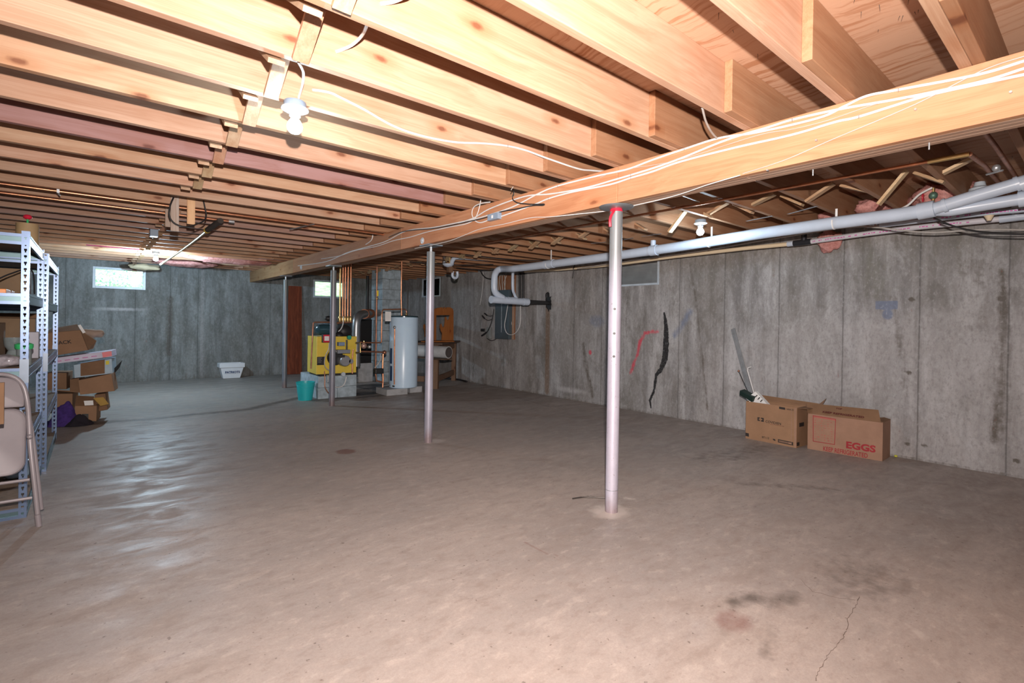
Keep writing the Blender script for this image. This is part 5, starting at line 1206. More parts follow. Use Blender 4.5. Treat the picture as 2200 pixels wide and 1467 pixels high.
def shelf_unit(x0, x1, y0, y1, z1, levels, label, split):
    t = thing('metal_shelving', ((x0+x1)/2, (y0+y1)/2, 0), label, 'shelving')
    for x, sx in ((x0, 1), (x1, -1)):
        for y, sy in ((y0, 1), (y1, -1)):
            upright(x, y, sx, sy, z1, t)
            if x == x1:
                MB().box(x-.038, x+.002, y-.0025 if sy > 0 else y, y if sy > 0 else y+.0025, split-.09, split+.05).build('splice_plate', M['splice'], t)
    for li, z in enumerate(levels):
        for y, s_ in ((y0, 1), (y1, -1)):
            b = MB(); b.box(x0+.004, x1-.004, min(y, y+s_*.006), max(y, y+s_*.006), z-.016, z+.002); b.box(x0+.004, x1-.004, min(y+s_*.003, y+s_*.028), max(y+s_*.003, y+s_*.028), z-.014, z-.010); b.box(x0+.004, x1-.004, min(y, y+s_*.012), max(y, y+s_*.012), z-.062, z-.044)
            cb = b.build('cross_beam', M['shelf_metal'], t)
            MB().box(x0+.004, x1-.004, min(y+s_*.012, y+s_*.016), max(y+s_*.012, y+s_*.016), z-.052, z-.012).build('beam_web', M['shelf_dark'], cb)  # darker metal paints the recess shade between the flanges
        for x, s_ in ((x0, 1), (x1, -1)):
            b = MB(); b.box(x+s_*.003, x+s_*.007, y0+.004, y1-.004, z-.06, z+.004); b.box(min(x, x+s_*.012), max(x, x+s_*.012), y0+.01, y1-.01, z-.062, z-.052); b.box(min(x, x+s_*.014), max(x, x+s_*.014), y0+.01, y1-.01, z-.012, z-.004)
            b.build('side_beam', M['shelf_dark' if z > 1.2 or z < .3 else 'shelf_metal'], t)
        MB().box(x0+.012, x1-.012, y0+.012, y1-.012, z-.010, z+.002).build('shelf_board', M['board'], t)
    return t
M['board'] = plain('particle_board', (.26, .19, .14), .85, var=.2, vscale=30)
U1 = (-.76, -.297, 4.12, 5.20); U2 = (-.76, -.272, 5.245, 6.62)
zt1 = at(63, 497, 'y', 4.12).z; zt2_ = at(100, 542, 'x', -.28).z
LV1 = [.06, .47, .885, 1.325, zt1-.02]
shelf_unit(*U1, zt1, LV1, 'bright zinc metal shelving unit behind the folding chair, closest to the camera', .89)
shelf_unit(*U2, zt2_, [.06, .45, .87, 1.30, zt2_-.02], 'bright zinc metal shelving unit farther from the camera, beside the cardboard heap', .86)
def onto(x0, x1, y0, y1, z, h, name, m, label, cat, group=None, bevel=.003):
    return tag(MB().box(x0, x1, y0, y1, z, z+h).build(name, m, bevel=bevel), label, cat, group)
z3 = LV1[2]+.003; z4 = LV1[3]+.003
M['dullwhite'] = plain('dull_white_card', (.40, .40, .46), .7); M['darkthing'] = plain('dark_plastic', (.03, .028, .03), .6); M['tan'] = plain('tan_card', (.20, .13, .075), .8)
onto(-.40, -.31, 5.02, 5.14, z3, .19, 'white_carton', M['dullwhite'], 'dull white carton upright on the waist-high shelf behind the front post', 'carton')
# bowl-topped glass vase with a green lid lying on it
M['clear'] = plain('cloudy_plastic', (.16, .19, .20), .15, var=.3); M['green_lid'] = plain('green_plastic', (.04, .42, .14), .35)
c_ = (-.385, 4.42, z3); t = thing('glass_vase', c_, 'dark clear flared vase on the waist-high shelf behind the chair', 'vase')
MB().lathe([(0, 0), (.055, 0), (.05, .03), (.035, .07), (.028, .09), (.045, .12), (.05, .17), (.046, .17), (.04, .12), (.02, .09), (0, .08)], c_, 22).build('vase_body', M['clear'], t, smooth=True)
o = MB().lathe([(0, 0), (.04, 0), (.044, .01), (.044, .03), (.03, .038), (0, .038)], (-.335, 4.36, z3+.0), 20).build('green_lid', M['green_lid'], smooth=True)
o.location = Vector((0, 0, 0)); 
for v in o.data.vertices: v.co.z += .0
tag(o, 'small green lid resting on the waist-high shelf next to the vase', 'lid')
jr = MB().cyl((-.335, 4.36, z3), (-.335, 4.36, z3+.10), .036, n=18).build('small_jar', M['clear'], smooth=True); tag(jr, 'cloudy plastic jar capped with the green lid on the waist-high shelf', 'jar')
o.location.z = .1005
M['wrap'] = plain('crumpled_plastic', (.30, .28, .31), .12, var=.5, vscale=25)
o = fluff((-.41, 4.24, z3+.04), .075, (1.3, .9, .5), 5, None).build('plastic_bag', M['wrap'], smooth=180); tag(o, 'crumpled shiny plastic bag at the front of the waist-high shelf', 'bag')
onto(-.72, -.46, 4.3, 4.8, z3, .26, 'storage_box', M['tan'], 'tan box deep on the waist-high shelf', 'box')
onto(-.56, -.50, 4.15, 4.25, z3, .10, 'dark_tool', M['darkthing'], 'small dark object at the front edge of the waist-high shelf', 'tool')
onto(-.74, -.40, 4.18, 4.6, z4, .025, 'orange_tray', plain('orange_plastic', (.75, .25, .05), .4), 'flat orange tray on the upper shelf', 'tray')
onto(-.72, -.55, 5.0, 5.16, z4, .22, 'yellowish_box', plain('olive_yellow_card', (.22, .20, .05), .8), 'olive yellow box at the back of the upper shelf', 'box')
onto(-.53, -.36, 4.98, 5.16, z4, .2, 'brown_box', M['tan'], 'brown box at the back of the upper shelf, beside the olive one', 'box')
o = MB().tube(spline([(-.6, 4.5, z4+.03), (-.5, 4.55, z4+.08), (-.42, 4.6, z4+.14), (-.33, 4.7, z4+.18), (-.32, 4.8, z4+.02)], 6), .005, 6).build('black_cable', M['black'], smooth=True); tag(o, 'thin black cable arching over the upper shelf', 'cable')
onto(-.72, -.35, 5.35, 5.9, .875, .30, 'storage_box', M['tan'], 'brown box on the middle shelf of the far shelving unit', 'box')
onto(-.72, -.35, 5.95, 6.4, .875, .34, 'storage_box', M['card_shaded'], 'taller brown box on the middle shelf of the far shelving unit', 'box')
o = fluff((-.42, 4.75, .50+.07), .10, (.9, 1.3, .75), 15, None).build('plastic_bag', plain('pinkish_bag', (.25, .17, .20), .4), smooth=180); tag(o, 'pinkish crumpled bag on the low shelf behind the chair', 'bag')
o = fluff((-.40, 4.9, .065+.06), .09, (1, 1.2, .7), 25, None).build('plastic_bag', plain('bluish_bag', (.22, .30, .38), .3), smooth=180); tag(o, 'bluish crumpled bag on the lowest shelf behind the chair', 'bag')
onto(-.72, -.33, 4.3, 4.65, .476, .3, 'storage_box', M['tan'], 'brown box on the knee-high shelf hidden mostly by the chair', 'box')
# cardboard tube and red-handled tool above the shelf
p = at(60, 492, 'x', -.55); t = thing('concrete_form_tube', (-.55, p.y, zt1), 'stubby brown cylinder standing on top of the shelving unit', 'canister')
q = at(59, 490, 'y', 5.0); q2 = at(59, 480, 'y', 5.0)
M['tube'] = plain('brown_tube', (.36, .25, .13), .7)
zs = zt1-.018; zt_ = at(58, 481, 'y', 5.0).z
MB().cyl((q.x-.0, 5.0, zs), (q.x-.0, 5.0, zt_), .062, n=24).build('canister_body', M['tube'], t, smooth=True)
MB().cyl((q.x, 5.0, zt_), (q.x, 5.0, zt_+.045), .006, n=8).build('green_stem', M['green_lid'], t, smooth=True)
MB().ball((q.x, 5.0, zt_+.05), .026, 12, (1, 1, .7)).build('red_knob', M['red_paint'], t, smooth=True)

# ---------------------------------------------------------------- folding chair
CH = plain('beige_chair_steel', (.26, .235, .255), .38, .1, var=.05)
CHD = plain('beige_chair_pan', (.25, .225, .245), .42, .1, var=.05)
t = thing('folding_chair', (-.45, 3.95, 0), 'beige metal folding chair, folded and leaning against the zinc shelving', 'chair')
def cp(x, y, Y): return at(x, y, 'y', Y)
YA = 4.06
# right rail: front foot up to the bowed top and across
rail = [cp(83, 1126, 3.91), cp(74, 1040, 3.93), cp(65.5, 960, 3.96), cp(62, 900, 4.0), cp(58, 860, 4.03), cp(51, 832, 4.04), cp(38, 815, 4.05), cp(22, 807, 4.055), cp(4, 804, YA), cp(-12, 805, YA)]
w = .46; mid = rail[-1].x
L = list(rail); x_mid = rail[0].x-w/2
mir = [Vector((2*x_mid-p.x, p.y, p.z)) for p in reversed([q for q in rail if q.x > x_mid+.02])]
main = [q for q in rail if q.x > x_mid+.02]+[Vector((x_mid, YA, rail[-2].z))]+mir
MB().tube(spline(main, 6), .0125, 10).build('front_frame', CH, t, smooth=True)
for sx in (1, -1):
    def mx(p): return p if sx > 0 else Vector((2*x_mid-p.x, p.y, p.z))
    a = mx(cp(89, 1094, 4.05)); b_ = mx(cp(72, 955, 4.05)); c = mx(cp(64, 905, 4.045)); 
    MB().tube(spline([a, b_, c], 5), .0115, 10).build('rear_leg', CH, t, smooth=True)
    f0 = mx(cp(83, 1128, 3.905)); MB().tube([mx(cp(84, 1132, 3.905)), mx(cp(80.5, 1105, 3.905))], .0145, 10).build('foot_cap', CHD, t, smooth=True)
    MB().ball(mx(cp(64, 938, 3.94)), .014, 10).build('pivot_bolt', CH, t, smooth=True)
for y, Y in ((1033, 3.92), (1072, 3.915)):
    a = cp(64 if y == 1033 else 69, y-3, Y); MB().tube([a, Vector((2*x_mid-a.x, a.y, a.z))], .009, 8).build('cross_bar', CH, t, smooth=True)
def panel(name, z0, z1, ya, yb, hw, rad, m, radb=None):
    radb = radb or rad
    """slightly dished rounded panel"""
    b = MB(); n = 6; poly = []
    for cx, cz, a0, q_ in ((hw-rad, z1-rad, 0, rad), (-hw+rad, z1-rad, 90, rad), (-hw+radb, z0+radb, 180, radb), (hw-radb, z0+radb, 270, radb)):
        for i in range(n+1):
            a = math.radians(a0+90*i/n); poly.append((cx+q_*math.cos(a), cz+q_*math.sin(a)))
    k = len(poly)
    def yy(z): return ya+(yb-ya)*(z-z0)/(z1-z0)
    for off, sc_ in ((0, 1), (-.008, .97), (-.004, .90)):
        for u, z in poly:
            zc_ = (z0+z1)/2; zz_ = zc_+(z-zc_)*sc_; b.v.append((x_mid+u*sc_, yy(zz_)+off, zz_))
    b.f += [(i, (i+1) % k, k+(i+1) % k, k+i) for i in range(k)]+[(k+i, k+(i+1) % k, 2*k+(i+1) % k, 2*k+i) for i in range(k)]+[tuple(range(2*k, 3*k))]
    nb_ = len(b.v)
    for u, z in poly: b.v.append((x_mid+u, yy(z)+.012, z))
    b.f += [(nb_+i, nb_+(i+1) % k, (i+1) % k, i) for i in range(k)]+[tuple(range(nb_, nb_+k))]
    return b.build(name, m, t, smooth=35)
hwB = cp(54, 850, 4.03).x-x_mid
panel('backrest', cp(20, 876, 4.03).z, cp(20, 809, 4.05).z, 4.03, 4.05, hwB, .10, CHD, .012)
hwS = cp(56, 950, 3.96).x-x_mid
panel('seat', cp(20, 1022, 3.93).z, cp(20, 878, 3.99).z, 3.93, 3.99, hwS, .07, CHD)
# corner of a carton at the very edge, in front of the chair
a = at(8.5, 870, 'y', 3.62); tag(MB().box(a.x-.30, a.x, 3.62, 3.64, at(5, 911, 'y', 3.62).z, at(5, 822, 'y', 3.62).z).build('cardboard_sheet', M['card_shaded']), 'edge of a brown cardboard sheet in front of the folding chair at the picture edge', 'cardboard')

# ---------------------------------------------------------------- cardboard cartons
def quadbox(P4, z0, z1, th=.004, flaps=(), m=None, name='carton_walls', parent=None, lean=None):
    """open carton from four floor corners (counter-clockwise seen from above)"""
    b = MB(); c = sum((Vector((p[0], p[1], 0)) for p in P4), Vector())/4; n = 4
    o_ = [Vector((p[0], p[1], 0)) for p in P4]; i_ = [p+(c-p).normalized()*th*1.4 for p in o_]
    for k in range(4):
        a, d = o_[k], o_[(k+1) % 4]; ai, di = i_[k], i_[(k+1) % 4]
        b.add([a+Vector((0, 0, z0)), d+Vector((0, 0, z0)), d+Vector((0, 0, z1)), a+Vector((0, 0, z1)), ai+Vector((0, 0, z0)), di+Vector((0, 0, z0)), di+Vector((0, 0, z1)), ai+Vector((0, 0, z1))],
              [(0, 1, 2, 3), (7, 6, 5, 4), (3, 2, 6, 7), (0, 4, 5, 1), (1, 5, 6, 2), (0, 3, 7, 4)])
    b.add([p+Vector((0, 0, z0)) for p in i_]+[p+Vector((0, 0, z0+th)) for p in i_], [(3, 2, 1, 0), (4, 5, 6, 7), (0, 1, 5, 4), (1, 2, 6, 5), (2, 3, 7, 6), (3, 0, 4, 7)])
    return b.build(name, m or M['card'], parent)
def flap(P, parent, m=None, th=.004, name='flap'):
    """thin quad flap through four points"""
    P = [Vector(p) for p in P]; nrm = (P[1]-P[0]).cross(P[3]-P[0]).normalized()*th
    return MB().add(P+[p+nrm for p in P], [(3, 2, 1, 0), (4, 5, 6, 7), (0, 1, 5, 4), (1, 2, 6, 5), (2, 3, 7, 6), (3, 0, 4, 7)]).build(name, m or M['card'], parent)
INK = plain('black_ink', (.03, .022, .02), .7); DRED = plain('dark_red_ink', (.10, .012, .012), .7); RED = plain('red_ink', (.33, .02, .03), .7)
# medical supply carton
f0 = at(1601.5, 941, 'z', 0); f1 = at(1711, 962.5, 'z', 0); r1 = at(1735, 955, 'z', 0)
r0 = Vector((f0.x+(r1.x-f1.x)*1.0, f0.y+.02, 0)); r1b = r1
h1 = at(1711, 876, 'x', f1.x).z; h0 = at(1601.5, 862, 'x', f0.x).z
t = thing('supply_carton', ((f0.x+f1.x)/2+.1, (f0.y+f1.y)/2, 0), 'open brown carton by the wall with a black company mark, tools standing in it', 'carton')
hA = (h0+h1)/2
quadbox([f0, f1, r1b, r0], 0, hA, m=M['card'], parent=t)
flap([(r0.x, r0.y, hA-.01), (r1b.x, r1b.y, hA-.01), (r1b.x+.01, r1b.y-.10, hA+.035), (r0.x+.015, r0.y-.06, hA+.05)], t, M['card_shaded'])
flap([(r1b.x, r1b.y, hA), (f1.x, f1.y, hA), (f1.x+.05, f1.y-.09, hA-.005), (r1b.x+.02, r1b.y-.10, hA+.0)], t, M['card_shaded'])
u = (f1-f0).normalized(); v = Vector((0, 0, 1)); nw = u.cross(v)
def onface(px, py, o0, u_):
    """point on the upright plane through o0 along u_"""
    nn = u_.cross(Vector((0, 0, 1))); d = at(px, py, 'x', 5)-CAM; s_ = (o0-CAM).dot(nn)/d.dot(nn); return CAM+d*s_+nn*.0012
if nw.dot(CAM-f0) < 0: nw = -nw
def ft(body, px, py, hpx, o0, u_, m, off=0, sx=1.0, name='lettering', parent=None):
    p = onface(px, py, o0, u_); q = onface(px, py-hpx, o0, u_); s_ = (q-p).length
    if u_.cross(v).dot(CAM-o0) < 0: p = p-u_.cross(v)*.0024
    return text_obj(name, body, s_/.70, p, u_, v, m, parent or t, depth=.0004, off=off, sx=sx)
def mark(L, o0, u_, m, parent, name='printed_mark', th=.0005):
    P = [onface(x, y, o0, u_) for x, y in L]; n_ = u_.cross(v)
    if n_.dot(CAM-o0) < 0: P = [p-n_*.0024 for p in P]; n_ = -n_
    k = len(P); return MB().add(P+[p+n_*th for p in P], [tuple(range(k-1, -1, -1)), tuple(range(k, 2*k))]+[(i, (i+1) % k, k+(i+1) % k, k+i) for i in range(k)]).build(name, m, parent)
ft('COVIDIEN', 1644.5, 907.5, 5.2, f0, u, INK, .0004, .95, 'company_name')
ft('positive results for life', 1655, 912, 2.2, f0, u, M['copper_dull'], 0, 1.0, 'small_print')
lx, ly = 1627.5, 896
mark([(lx, ly), (lx+5, ly+.6), (lx+5, ly+2.6), (lx+2.6, ly+3.4), (lx+2.6, ly+5.2), (lx+5, ly+6.0), (lx+5, ly+8.4), (lx, ly+7.4)], f0, u, INK, t, 'logo_half')
mark([(lx+7.5, ly+1), (lx+13.5, ly+1.8), (lx+13.5, ly+10.4), (lx+7.5, ly+9.0), (lx+7.5, ly+6.8), (lx+10.6, ly+6.3), (lx+10.6, ly+4.4), (lx+7.5, ly+3.4)], f0, u, INK, t, 'logo_half')
mark([(1674, 873.3), (1687, 875.6), (1687, 880.4), (1674, 878)], f0, u, INK, t, 'reference_box')
ft('REF', 1676, 878.0, 3.2, f0, u, M['card'], 0, 1, 'reference_text').location += nw*0 ; ft('1456025', 1689, 880.2, 3.4, f0, u, INK, .0002, .9, 'number_text')
mark([(1671.5, 943.2), (1704, 950), (1704, 957), (1671.5, 950)], f0, u, INK, t, 'barcode_frame')
mark([(1673.5, 945.4), (1701, 951.1), (1701, 954.6), (1673.5, 948.9)], f0+nw*.0006, u, M['card_pale'], t, 'barcode_window')
ft('||||||||||||||||||', 1674, 949, 3.2, f0+nw*.0012, u, INK, .0002, .9, 'barcode')
ft('BT112', 1637, 940.5, 4.0, f0, u, INK, .0002, 1, 'number_text'); mark([(1601.8, 929.3), (1609, 930.8), (1609, 938), (1601.8, 936.2)], f0, u, INK, t, 'corner_mark')
mark([(1660, 943), (1663, 942.5), (1666, 944.5), (1666, 947), (1662.5, 946)], f0, u, INK, t, 'small_bird_mark')
us = (r1b-f1).normalized(); mark([(1717, 908.5), (1727, 906.5), (1727, 915), (1717, 917)], f1, us, INK, t, 'side_logo'); mark([(1711.5, 950.5), (1717, 949.5), (1717, 957), (1711.5, 958)], f1, us, INK, t, 'corner_mark')
mark([(1699.5, 874.5), (1701, 874.8), (1701, 959), (1699.5, 958.6)], f0, u, M['card_pale'], t, 'tape_seam'); mark([(1706.5, 876), (1710.8, 876.6), (1710.8, 962), (1706.5, 961.2)], f0, u, M['card_pale'], t, 'glue_seam')
# egg carton
t1 = t
g0 = at(1734.5, 963.5, 'z', 0); g1 = at(1895.5, 991, 'z', 0); s1 = at(1912, 981, 'z', 0); s0 = Vector((g0.x+(s1.x-g1.x), g0.y+.02, 0))
h2 = at(1735, 887, 'x', g0.x).z; h3 = at(1892, 908.5, 'x', g1.x).z; hE = (h2+h3)/2
t = thing('egg_carton', ((g0.x+g1.x)/2+.1, (g0.y+g1.y)/2, 0), 'brown carton printed in red for eggs, standing against the wall', 'carton')
quadbox([g0, g1, s1, s0], 0, hE, m=M['card_pale'], parent=t)
ue = (g1-g0).normalized()
def of2(x, y, X): return at(x, y, 'x', X)
bx_ = (s0.x+g0.x)/2
fp = [of2(1735, 888, g0.x+.01), of2(1893, 910, g1.x+.01), of2(1887.5, 881, g1.x+.09), of2(1732, 866, g0.x+.10)]
fl_ = flap(fp, t, M['card_shaded'], name='open_flap')
flap([Vector((g1.x+.01, g1.y, hE)), Vector((s1.x, s1.y, hE)), Vector((s1.x, s1.y+.05, hE+.01)), Vector((g1.x+.03, g1.y+.14, hE+.012))], t, M['card_shaded'])
uf = (fp[1]-fp[0]).normalized(); vf = (fp[3]-fp[0]); vf = (vf-uf*vf.dot(uf)).normalized(); nf = uf.cross(vf)
def onplane(px, py, o0, nn, off=.0015):
    d = at(px, py, 'x', 5)-CAM; s_ = (o0-CAM).dot(nn)/d.dot(nn); p = CAM+d*s_; return p+(nn if nn.dot(CAM-o0) > 0 else -nn)*off
p = onplane(1767, 888.5, fp[0], nf, .016); text_obj('flap_lettering', 'KEEP REFRIGERATED', .032, p, uf, vf, DRED, t, off=.0008, sx=1.15)
p = onplane(1796, 880.5, fp[0], nf, .016); text_obj('flap_lettering', 'TOP', .022, p, uf, vf, DRED, t, off=.0008, sx=1.2)
def ft2(*a, **k): return ft(*a, **k, parent=t)
ft('EGGS', 1817, 961.5, 13.5, g0, ue, RED, .0035, 1.12, 'eggs_lettering'); ft('KEEP REFRIGERATED', 1768, 967.5, 9.2, g0, ue, RED, .0008, .66, 'refrigerated_lettering')
# red framed print
def fr_(x0, y0, x1, y1, x2, y2, x3, y3, w_, m, nm):
    for (a, b_, c, d) in (((x0, y0), (x1, y1), (x1, y1+w_), (x0, y0+w_)), ((x3, y3-w_), (x2, y2-w_), (x2, y2), (x3, y3)), ((x0, y0), (x0+w_, y0), (x3+w_, y3), (x3, y3)), ((x1-w_, y1), (x1, y1), (x2, y2), (x2-w_, y2))):
        mark([a, b_, c, d], g0, ue, m, t, nm)
fr_(1746.5, 892, 1796, 900, 1793.5, 955.5, 1746.5, 948, 1.3, RED, 'print_border')
PRED = plain('faded_red_ink', (.40, .13, .10), .7)
mark([(1747.8, 893.5), (1794.8, 901), (1794.5, 903.8), (1747.8, 896.5)], g0, ue, PRED, t, 'print_band')
rr = random.Random(12)
for i in range(9):
    for j in range(6):
        x = 1750+j*7+rr.uniform(-1, 1); y = 901+i*5+ (x-1750)*.15; s_ = rr.uniform(.8, 2.6); hgt = rr.uniform(.8, 2.6)
        if rr.random() < .8: mark([(x, y), (x+s_*1.6, y+.4), (x+s_*2, y+hgt), (x+s_*.7, y+hgt*1.3), (x-.6, y+hgt*.6)], g0, ue, PRED, t, 'print_figure')
tag(MB().ball((s1.x+.02, s1.y-.04, .012), .014, 10, (1.2, 1, .8)).build('yellow_scrap', plain('yellow_plastic', (.6, .62, .08), .5)), 'tiny yellow scrap on the floor beside the egg carton', 'scrap')
# tools standing in the medical carton
def tool(px, X0, X1): return [at(px[0][0], px[0][1], 'x', X0), at(px[1][0], px[1][1], 'x', X1)]
a, b_ = tool(((1574, 706), (1612, 848)), XW-.05, XW-.16); base = a+(b_-a)*1.22
o = MB(); d = (base-a).normalized(); side = Vector((0, 1, 0)); side = (side-d*side.dot(d)).normalized(); n_ = d.cross(side)
for k, (x_, y_, w_, h_) in enumerate(((0, 0, .042, .003), (.021, .008, .003, .018), (-.021, .008, .003, .018))):
    o.bar(a+side*x_+n_*y_, base+side*x_+n_*y_, w_, h_, up=n_)
tag(o.build('steel_channel', M['galv']), 'long bright steel track leaning out of the company-marked carton against the wall', 'rail')
p0 = at(1619, 842, 'x', XW-.22); p1 = at(1606, 796, 'x', XW-.17); p2 = at(1607, 790, 'x', XW-.165); p3 = at(1614, 788, 'x', XW-.165)
tag(MB().tube([p0+(p0-p1).normalized()*.12, p0, p1, p2, p3], .0055, 8).build('hooked_rod', M['white'], smooth=True), 'thin white rod with a hooked tip standing in the company-marked carton', 'rod')
p0 = at(1602, 830, 'x', XW-.20); p1 = at(1587, 797, 'x', XW-.12)
t = thing('black_rod', p0, 'thin dark rod with a ring end leaning in the company-marked carton', 'rod')
MB().cyl(p1, p0+(p0-p1)*1.0, .004, n=8).build('rod_shaft', M['nail'], t, smooth=True); MB().ball(p1, .013, 10).build('ring_end', M['copper_dull'], t, smooth=True)
q = [at(x, y, 'x', 5.46) for x, y in ((1604, 853), (1623, 841), (1648, 866), (1606, 880))]
t = thing('printed_box', q[0], 'small white box with black stripes poking out of the company-marked carton', 'box')
nn = (q[1]-q[0]).cross(q[2]-q[0]).normalized(); nn = nn if nn.x > 0 else -nn
q2 = [at(1603, 856, 'x', 5.46), at(1623, 841, 'x', 5.46)]; dd = at(1646, 866, 'x', 5.46)-q2[1]
P4 = [q2[0], q2[1], q2[1]+dd*1.5, q2[0]+dd*1.5]
MB().add(P4+[p+nn*.06 for p in P4], [(3, 2, 1, 0), (4, 5, 6, 7), (0, 1, 5, 4), (1, 2, 6, 5), (2, 3, 7, 6), (3, 0, 4, 7)]).build('box_body', M['white'], t)
for k in range(3):
    c = at(1622.5+k*5.5, 853+k*5, 'x', 5.455); e = at(1627+k*5.5, 848.5+k*5, 'x', 5.455); MB().bar(c, e, .010, .001, up=(1, 0, 0)).build('black_stripe', INK, t)
c = at(1607, 856, 'x', 5.455); e = at(1617, 858.5, 'x', 5.455); MB().bar(c, e, .03, .001, up=(1, 0, 0)).build('blue_label', plain('blue_label', (.08, .14, .38), .6), t)
a = at(1594, 842, 'x', 5.52); b_ = at(1612, 852, 'x', 5.48)
tag(MB().bar(a, b_+(b_-a)*.5, .07, .06, up=(0, .5, 1)).build('dark_case', plain('dark_green_case', (.01, .03, .025), .5), bevel=.006), 'dark green case end sticking out beside the white striped box', 'case')
a = at(1775, 856, 'x', 5.62); b_ = at(1757, 874, 'x', 5.60)
tag(MB().add([a, b_+Vector((0, .02, 0)), b_+Vector((0, -.03, -.005)), a+Vector((.01, 0, 0)), b_+Vector((.01, .02, 0)), b_+Vector((.01, -.03, 0))], [(0, 1, 2), (5, 4, 3), (0, 3, 4, 1), (1, 4, 5, 2), (2, 5, 3, 0)]).build('wood_wedge', M['old_wood']), 'pointed dark wood sliver sticking up between the two cartons', 'stick')

# ---------------------------------------------------------------- cardboard heap beyond the shelving
YH = 7.55
def H(x, y, Y=YH): return at(x, y, 'y', Y)
def solid(P4, depth, dz, name, m, label, cat='carton', kids=()):
    """carton given by its camera-side face (px quad at a depth) and how far it goes back"""
    P = [Vector(p) for p in P4]; D = Vector((depth*.15, depth, dz)); t_ = thing(name, sum(P, Vector())/4, label, cat)
    MB().add(P+[p+D for p in P], [(3, 2, 1, 0), (4, 5, 6, 7), (0, 1, 5, 4), (1, 2, 6, 5), (2, 3, 7, 6), (3, 0, 4, 7)]).build('carton_body', m, t_, bevel=.003)
    return t_
c1 = solid([H(95, 768), H(95, 716), H(172, 709.5), H(189, 752)], .33, .0, 'cardboard_carton', M['card'], 'large brown carton on top of the heap, marked PACK in black pen')
flap([H(172, 709.5), H(189, 752), H(200, 748, YH+.1), H(207, 732, YH+.1)], c1, M['card_shaded'], name='side_flap')
flap([H(95, 716), H(172, 709.5), H(166, 697, YH+.2), H(112, 706, YH+.2)], c1, M['card_shaded'], name='top_flap')
text_obj('pen_lettering', 'PACK', .055, H(118.5, 741, YH-.004), (1, 0, .18), (-.1, 0, 1), INK, c1, off=.001)
MB().add([H(167, 699), H(173, 697), H(184, 714, YH), H(178, 716, YH)], [(0, 1, 2, 3)]).build('tape_strip', M['white'], c1, fix=False)
w_ = fluff(H(193, 716, YH+.2), .10, (1.4, .7, .55), 31, None).build('packing_paper', plain('crumpled_paper', (.40, .30, .24), .9, bump=.5), smooth=180); tag(w_, 'crumpled brown and white packing paper on top of the heap', 'paper')
c2 = solid([H(92, 785, YH-.1), H(92, 772.5, YH-.1), H(239, 753, YH-.1), H(241, 766, YH-.1)], .35, 0, 'flat_box', plain('lilac_white_card', (.66, .62, .78), .6), 'long flat white and lilac box tilted across the heap with a red end label')
MB().add([H(219, 757.3, YH-.104), H(239.5, 754, YH-.104), H(240.5, 764.3, YH-.104), H(221, 768, YH-.104)], [(0, 1, 2, 3)]).build('red_label', M['red_paint'], c2, fix=False)
for k in range(5): 
    a = H(120+k*19, 776.5-k*2.6, YH-.1035); b_ = H(132+k*19, 775-k*2.6, YH-.1035); MB().bar(a, b_, .008, .0008, up=(0, 1, 0)).build('pink_print_line', M['pinkprint'], c2)
c3 = solid([H(160, 812), H(158, 784), H(240, 770), H(242, 802)], .3, 0, 'blue_white_box', plain('pale_blue_card', (.42, .55, .66), .6), 'pale blue and white box with a yellow square, under the flat tilted box')
MB().add([H(173, 780.5, YH-.003), H(225, 772.5, YH-.003), H(225, 802, YH-.003), H(173, 808, YH-.003)], [(0, 1, 2, 3)]).build('brown_window', M['card_shaded'], c3, fix=False)
MB().add([H(227, 775.5, YH-.004), H(234.5, 774.5, YH-.004), H(234.5, 782.5, YH-.004), H(227, 783.5, YH-.004)], [(0, 1, 2, 3)]).build('yellow_square', plain('yellow_print', (.75, .62, .03), .6), c3, fix=False)
c4 = solid([H(172, 848, YH-.12), H(168, 817, YH-.12), H(239, 803, YH-.12), H(246, 840, YH-.12)], .28, .0, 'cardboard_carton', M['card'], 'plain brown carton sticking out furthest from the heap, below the pale blue box')
c5 = solid([H(100, 836), H(100, 801), H(143, 801), H(143, 836)], .3, 0, 'cardboard_carton', M['card_shaded'], 'dim brown carton half hidden by the shelving, in the middle of the heap')
flap([H(100, 838, YH-.1), H(100, 836, YH-.1), H(190, 842, YH-.1), H(190, 845, YH-.1)], c5, M['card_shaded'], name='loose_flap')
c6 = solid([H(100, 888), H(100, 846.5), H(156, 845.5), H(155, 888)], .3, 0, 'cardboard_carton', M['card'], 'brown carton low in the heap directly above the purple cloth')
c7 = solid([H(161, 903, YH-.2), H(161, 872, YH-.2), H(208, 872, YH-.2), H(207, 905, YH-.2)], .26, 0, 'cardboard_carton', M['card'], 'small open brown carton on the floor in front of the heap with a black label')
MB().add([H(176, 889, YH-.204), H(190, 889, YH-.204), H(190, 905, YH-.204), H(176, 904, YH-.204)], [(0, 1, 2, 3)]).build('black_label', M['black'], c7, fix=False)
flap([H(161, 872, YH-.2), H(208, 872, YH-.2), H(202, 852, YH-.05), H(164, 850, YH-.05)], c7, M['card_shaded'], name='open_flap')
MB().add([H(180, 861, YH-.22), H(200, 860, YH-.22), H(201, 870, YH-.22), H(182, 871, YH-.22)], [(0, 1, 2, 3)]).build('white_sheet', M['white'], c7, fix=False)
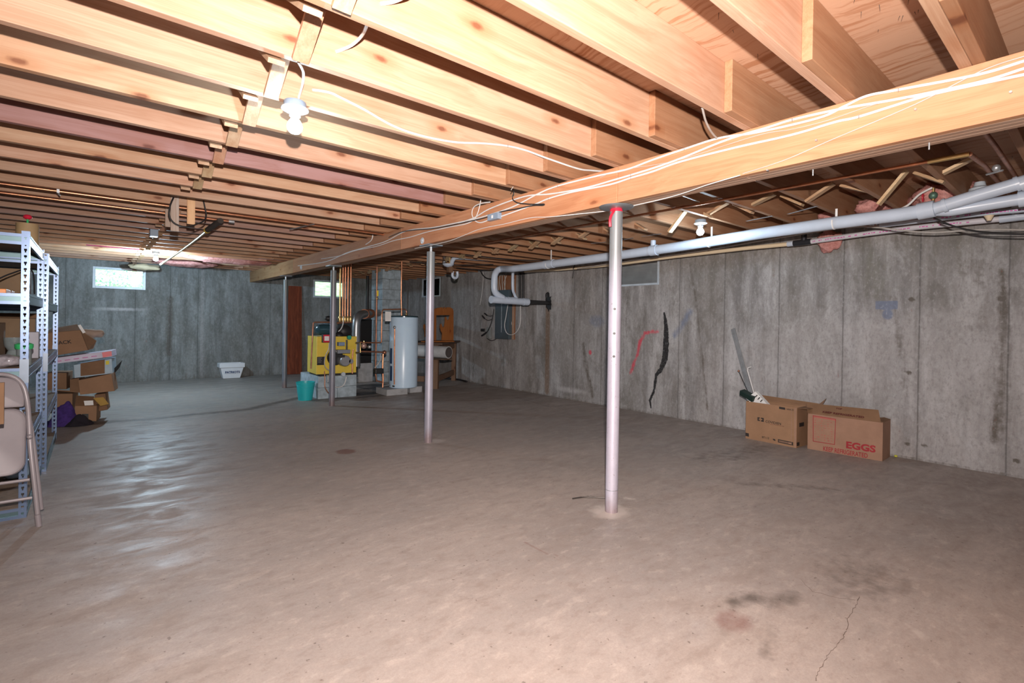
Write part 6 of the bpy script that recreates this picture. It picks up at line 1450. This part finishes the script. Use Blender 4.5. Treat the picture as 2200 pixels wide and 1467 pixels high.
c8 = solid([H(205, 885, YH-.05), H(203, 848, YH-.05), H(226, 845, YH-.05), H(231, 880, YH-.05)], .2, 0, 'torn_carton', M['card_shaded'], 'torn crushed dark brown carton at the right foot of the heap')
MB().add([H(200, 855, YH-.2), H(222, 853, YH-.2), H(234, 868, YH-.2), H(216, 872, YH-.2)], [(0, 1, 2, 3)]).build('yellow_flap', plain('mustard_card', (.42, .26, .06), .8), c8, fix=False)
c9 = solid([H(150, 842), H(150, 815), H(170, 812), H(172, 842)], .3, 0, 'cardboard_carton', M['card_shaded'], 'shadowed brown carton wedged in the centre of the heap')
o = MB().add([H(240, 796, YH+.1), H(262, 774, YH+.25), H(256, 790, YH+.25), H(244, 803, YH+.1)], [(0, 1, 2, 3)]).build('dark_flap', M['darkthing'], fix=False)
s_ = o.modifiers.new('s', 'SOLIDIFY'); s_.thickness = .004; tag(o, 'dark torn flap sticking out behind the pale blue box', 'cardboard')
def cloth(c, rx, ry, h, seed, m, label, name):
    b = MB(); n = 22; rr = random.Random(seed)
    for i in range(n+1):
        for j in range(n+1):
            u_, v_ = i/n*2-1, j/n*2-1; r_ = math.hypot(u_, v_); e = max(0, 1-r_**2)
            z = e*h*(.7+.5*mnoise.noise(Vector((u_*2.2+seed, v_*2.2, 0))))+.01*abs(mnoise.noise(Vector((u_*7, v_*7, seed))))*(e > 0)
            k = 1/max(1, r_); b.v.append((c[0]+u_*k*rx, c[1]+v_*k*ry, c[2]+max(z, .004)))
    for i in range(n):
        for j in range(n): a = i*(n+1)+j; b.f.append((a, a+n+1, a+n+2, a+1))
    o = b.build(name, m, smooth=180, fix=False); tag(o, label, 'cloth'); return o
M['purple'] = plain('purple_fleece', (.055, .025, .17), .95, var=.4, vscale=20, bump=.5)
q = at(138, 912, 'z', 0); cloth((q.x, q.y+.0, 0), .17, .16, .27, 3, M['purple'], 'crumpled purple cloth on the floor in front of the cardboard heap', 'purple_cloth')
q = at(172, 913, 'z', 0); cloth((q.x-.01, q.y+.02, 0), .13, .13, .12, 9, plain('black_fleece', (.018, .014, .022), .95), 'small black cloth beside the crumpled purple cloth', 'black_cloth')
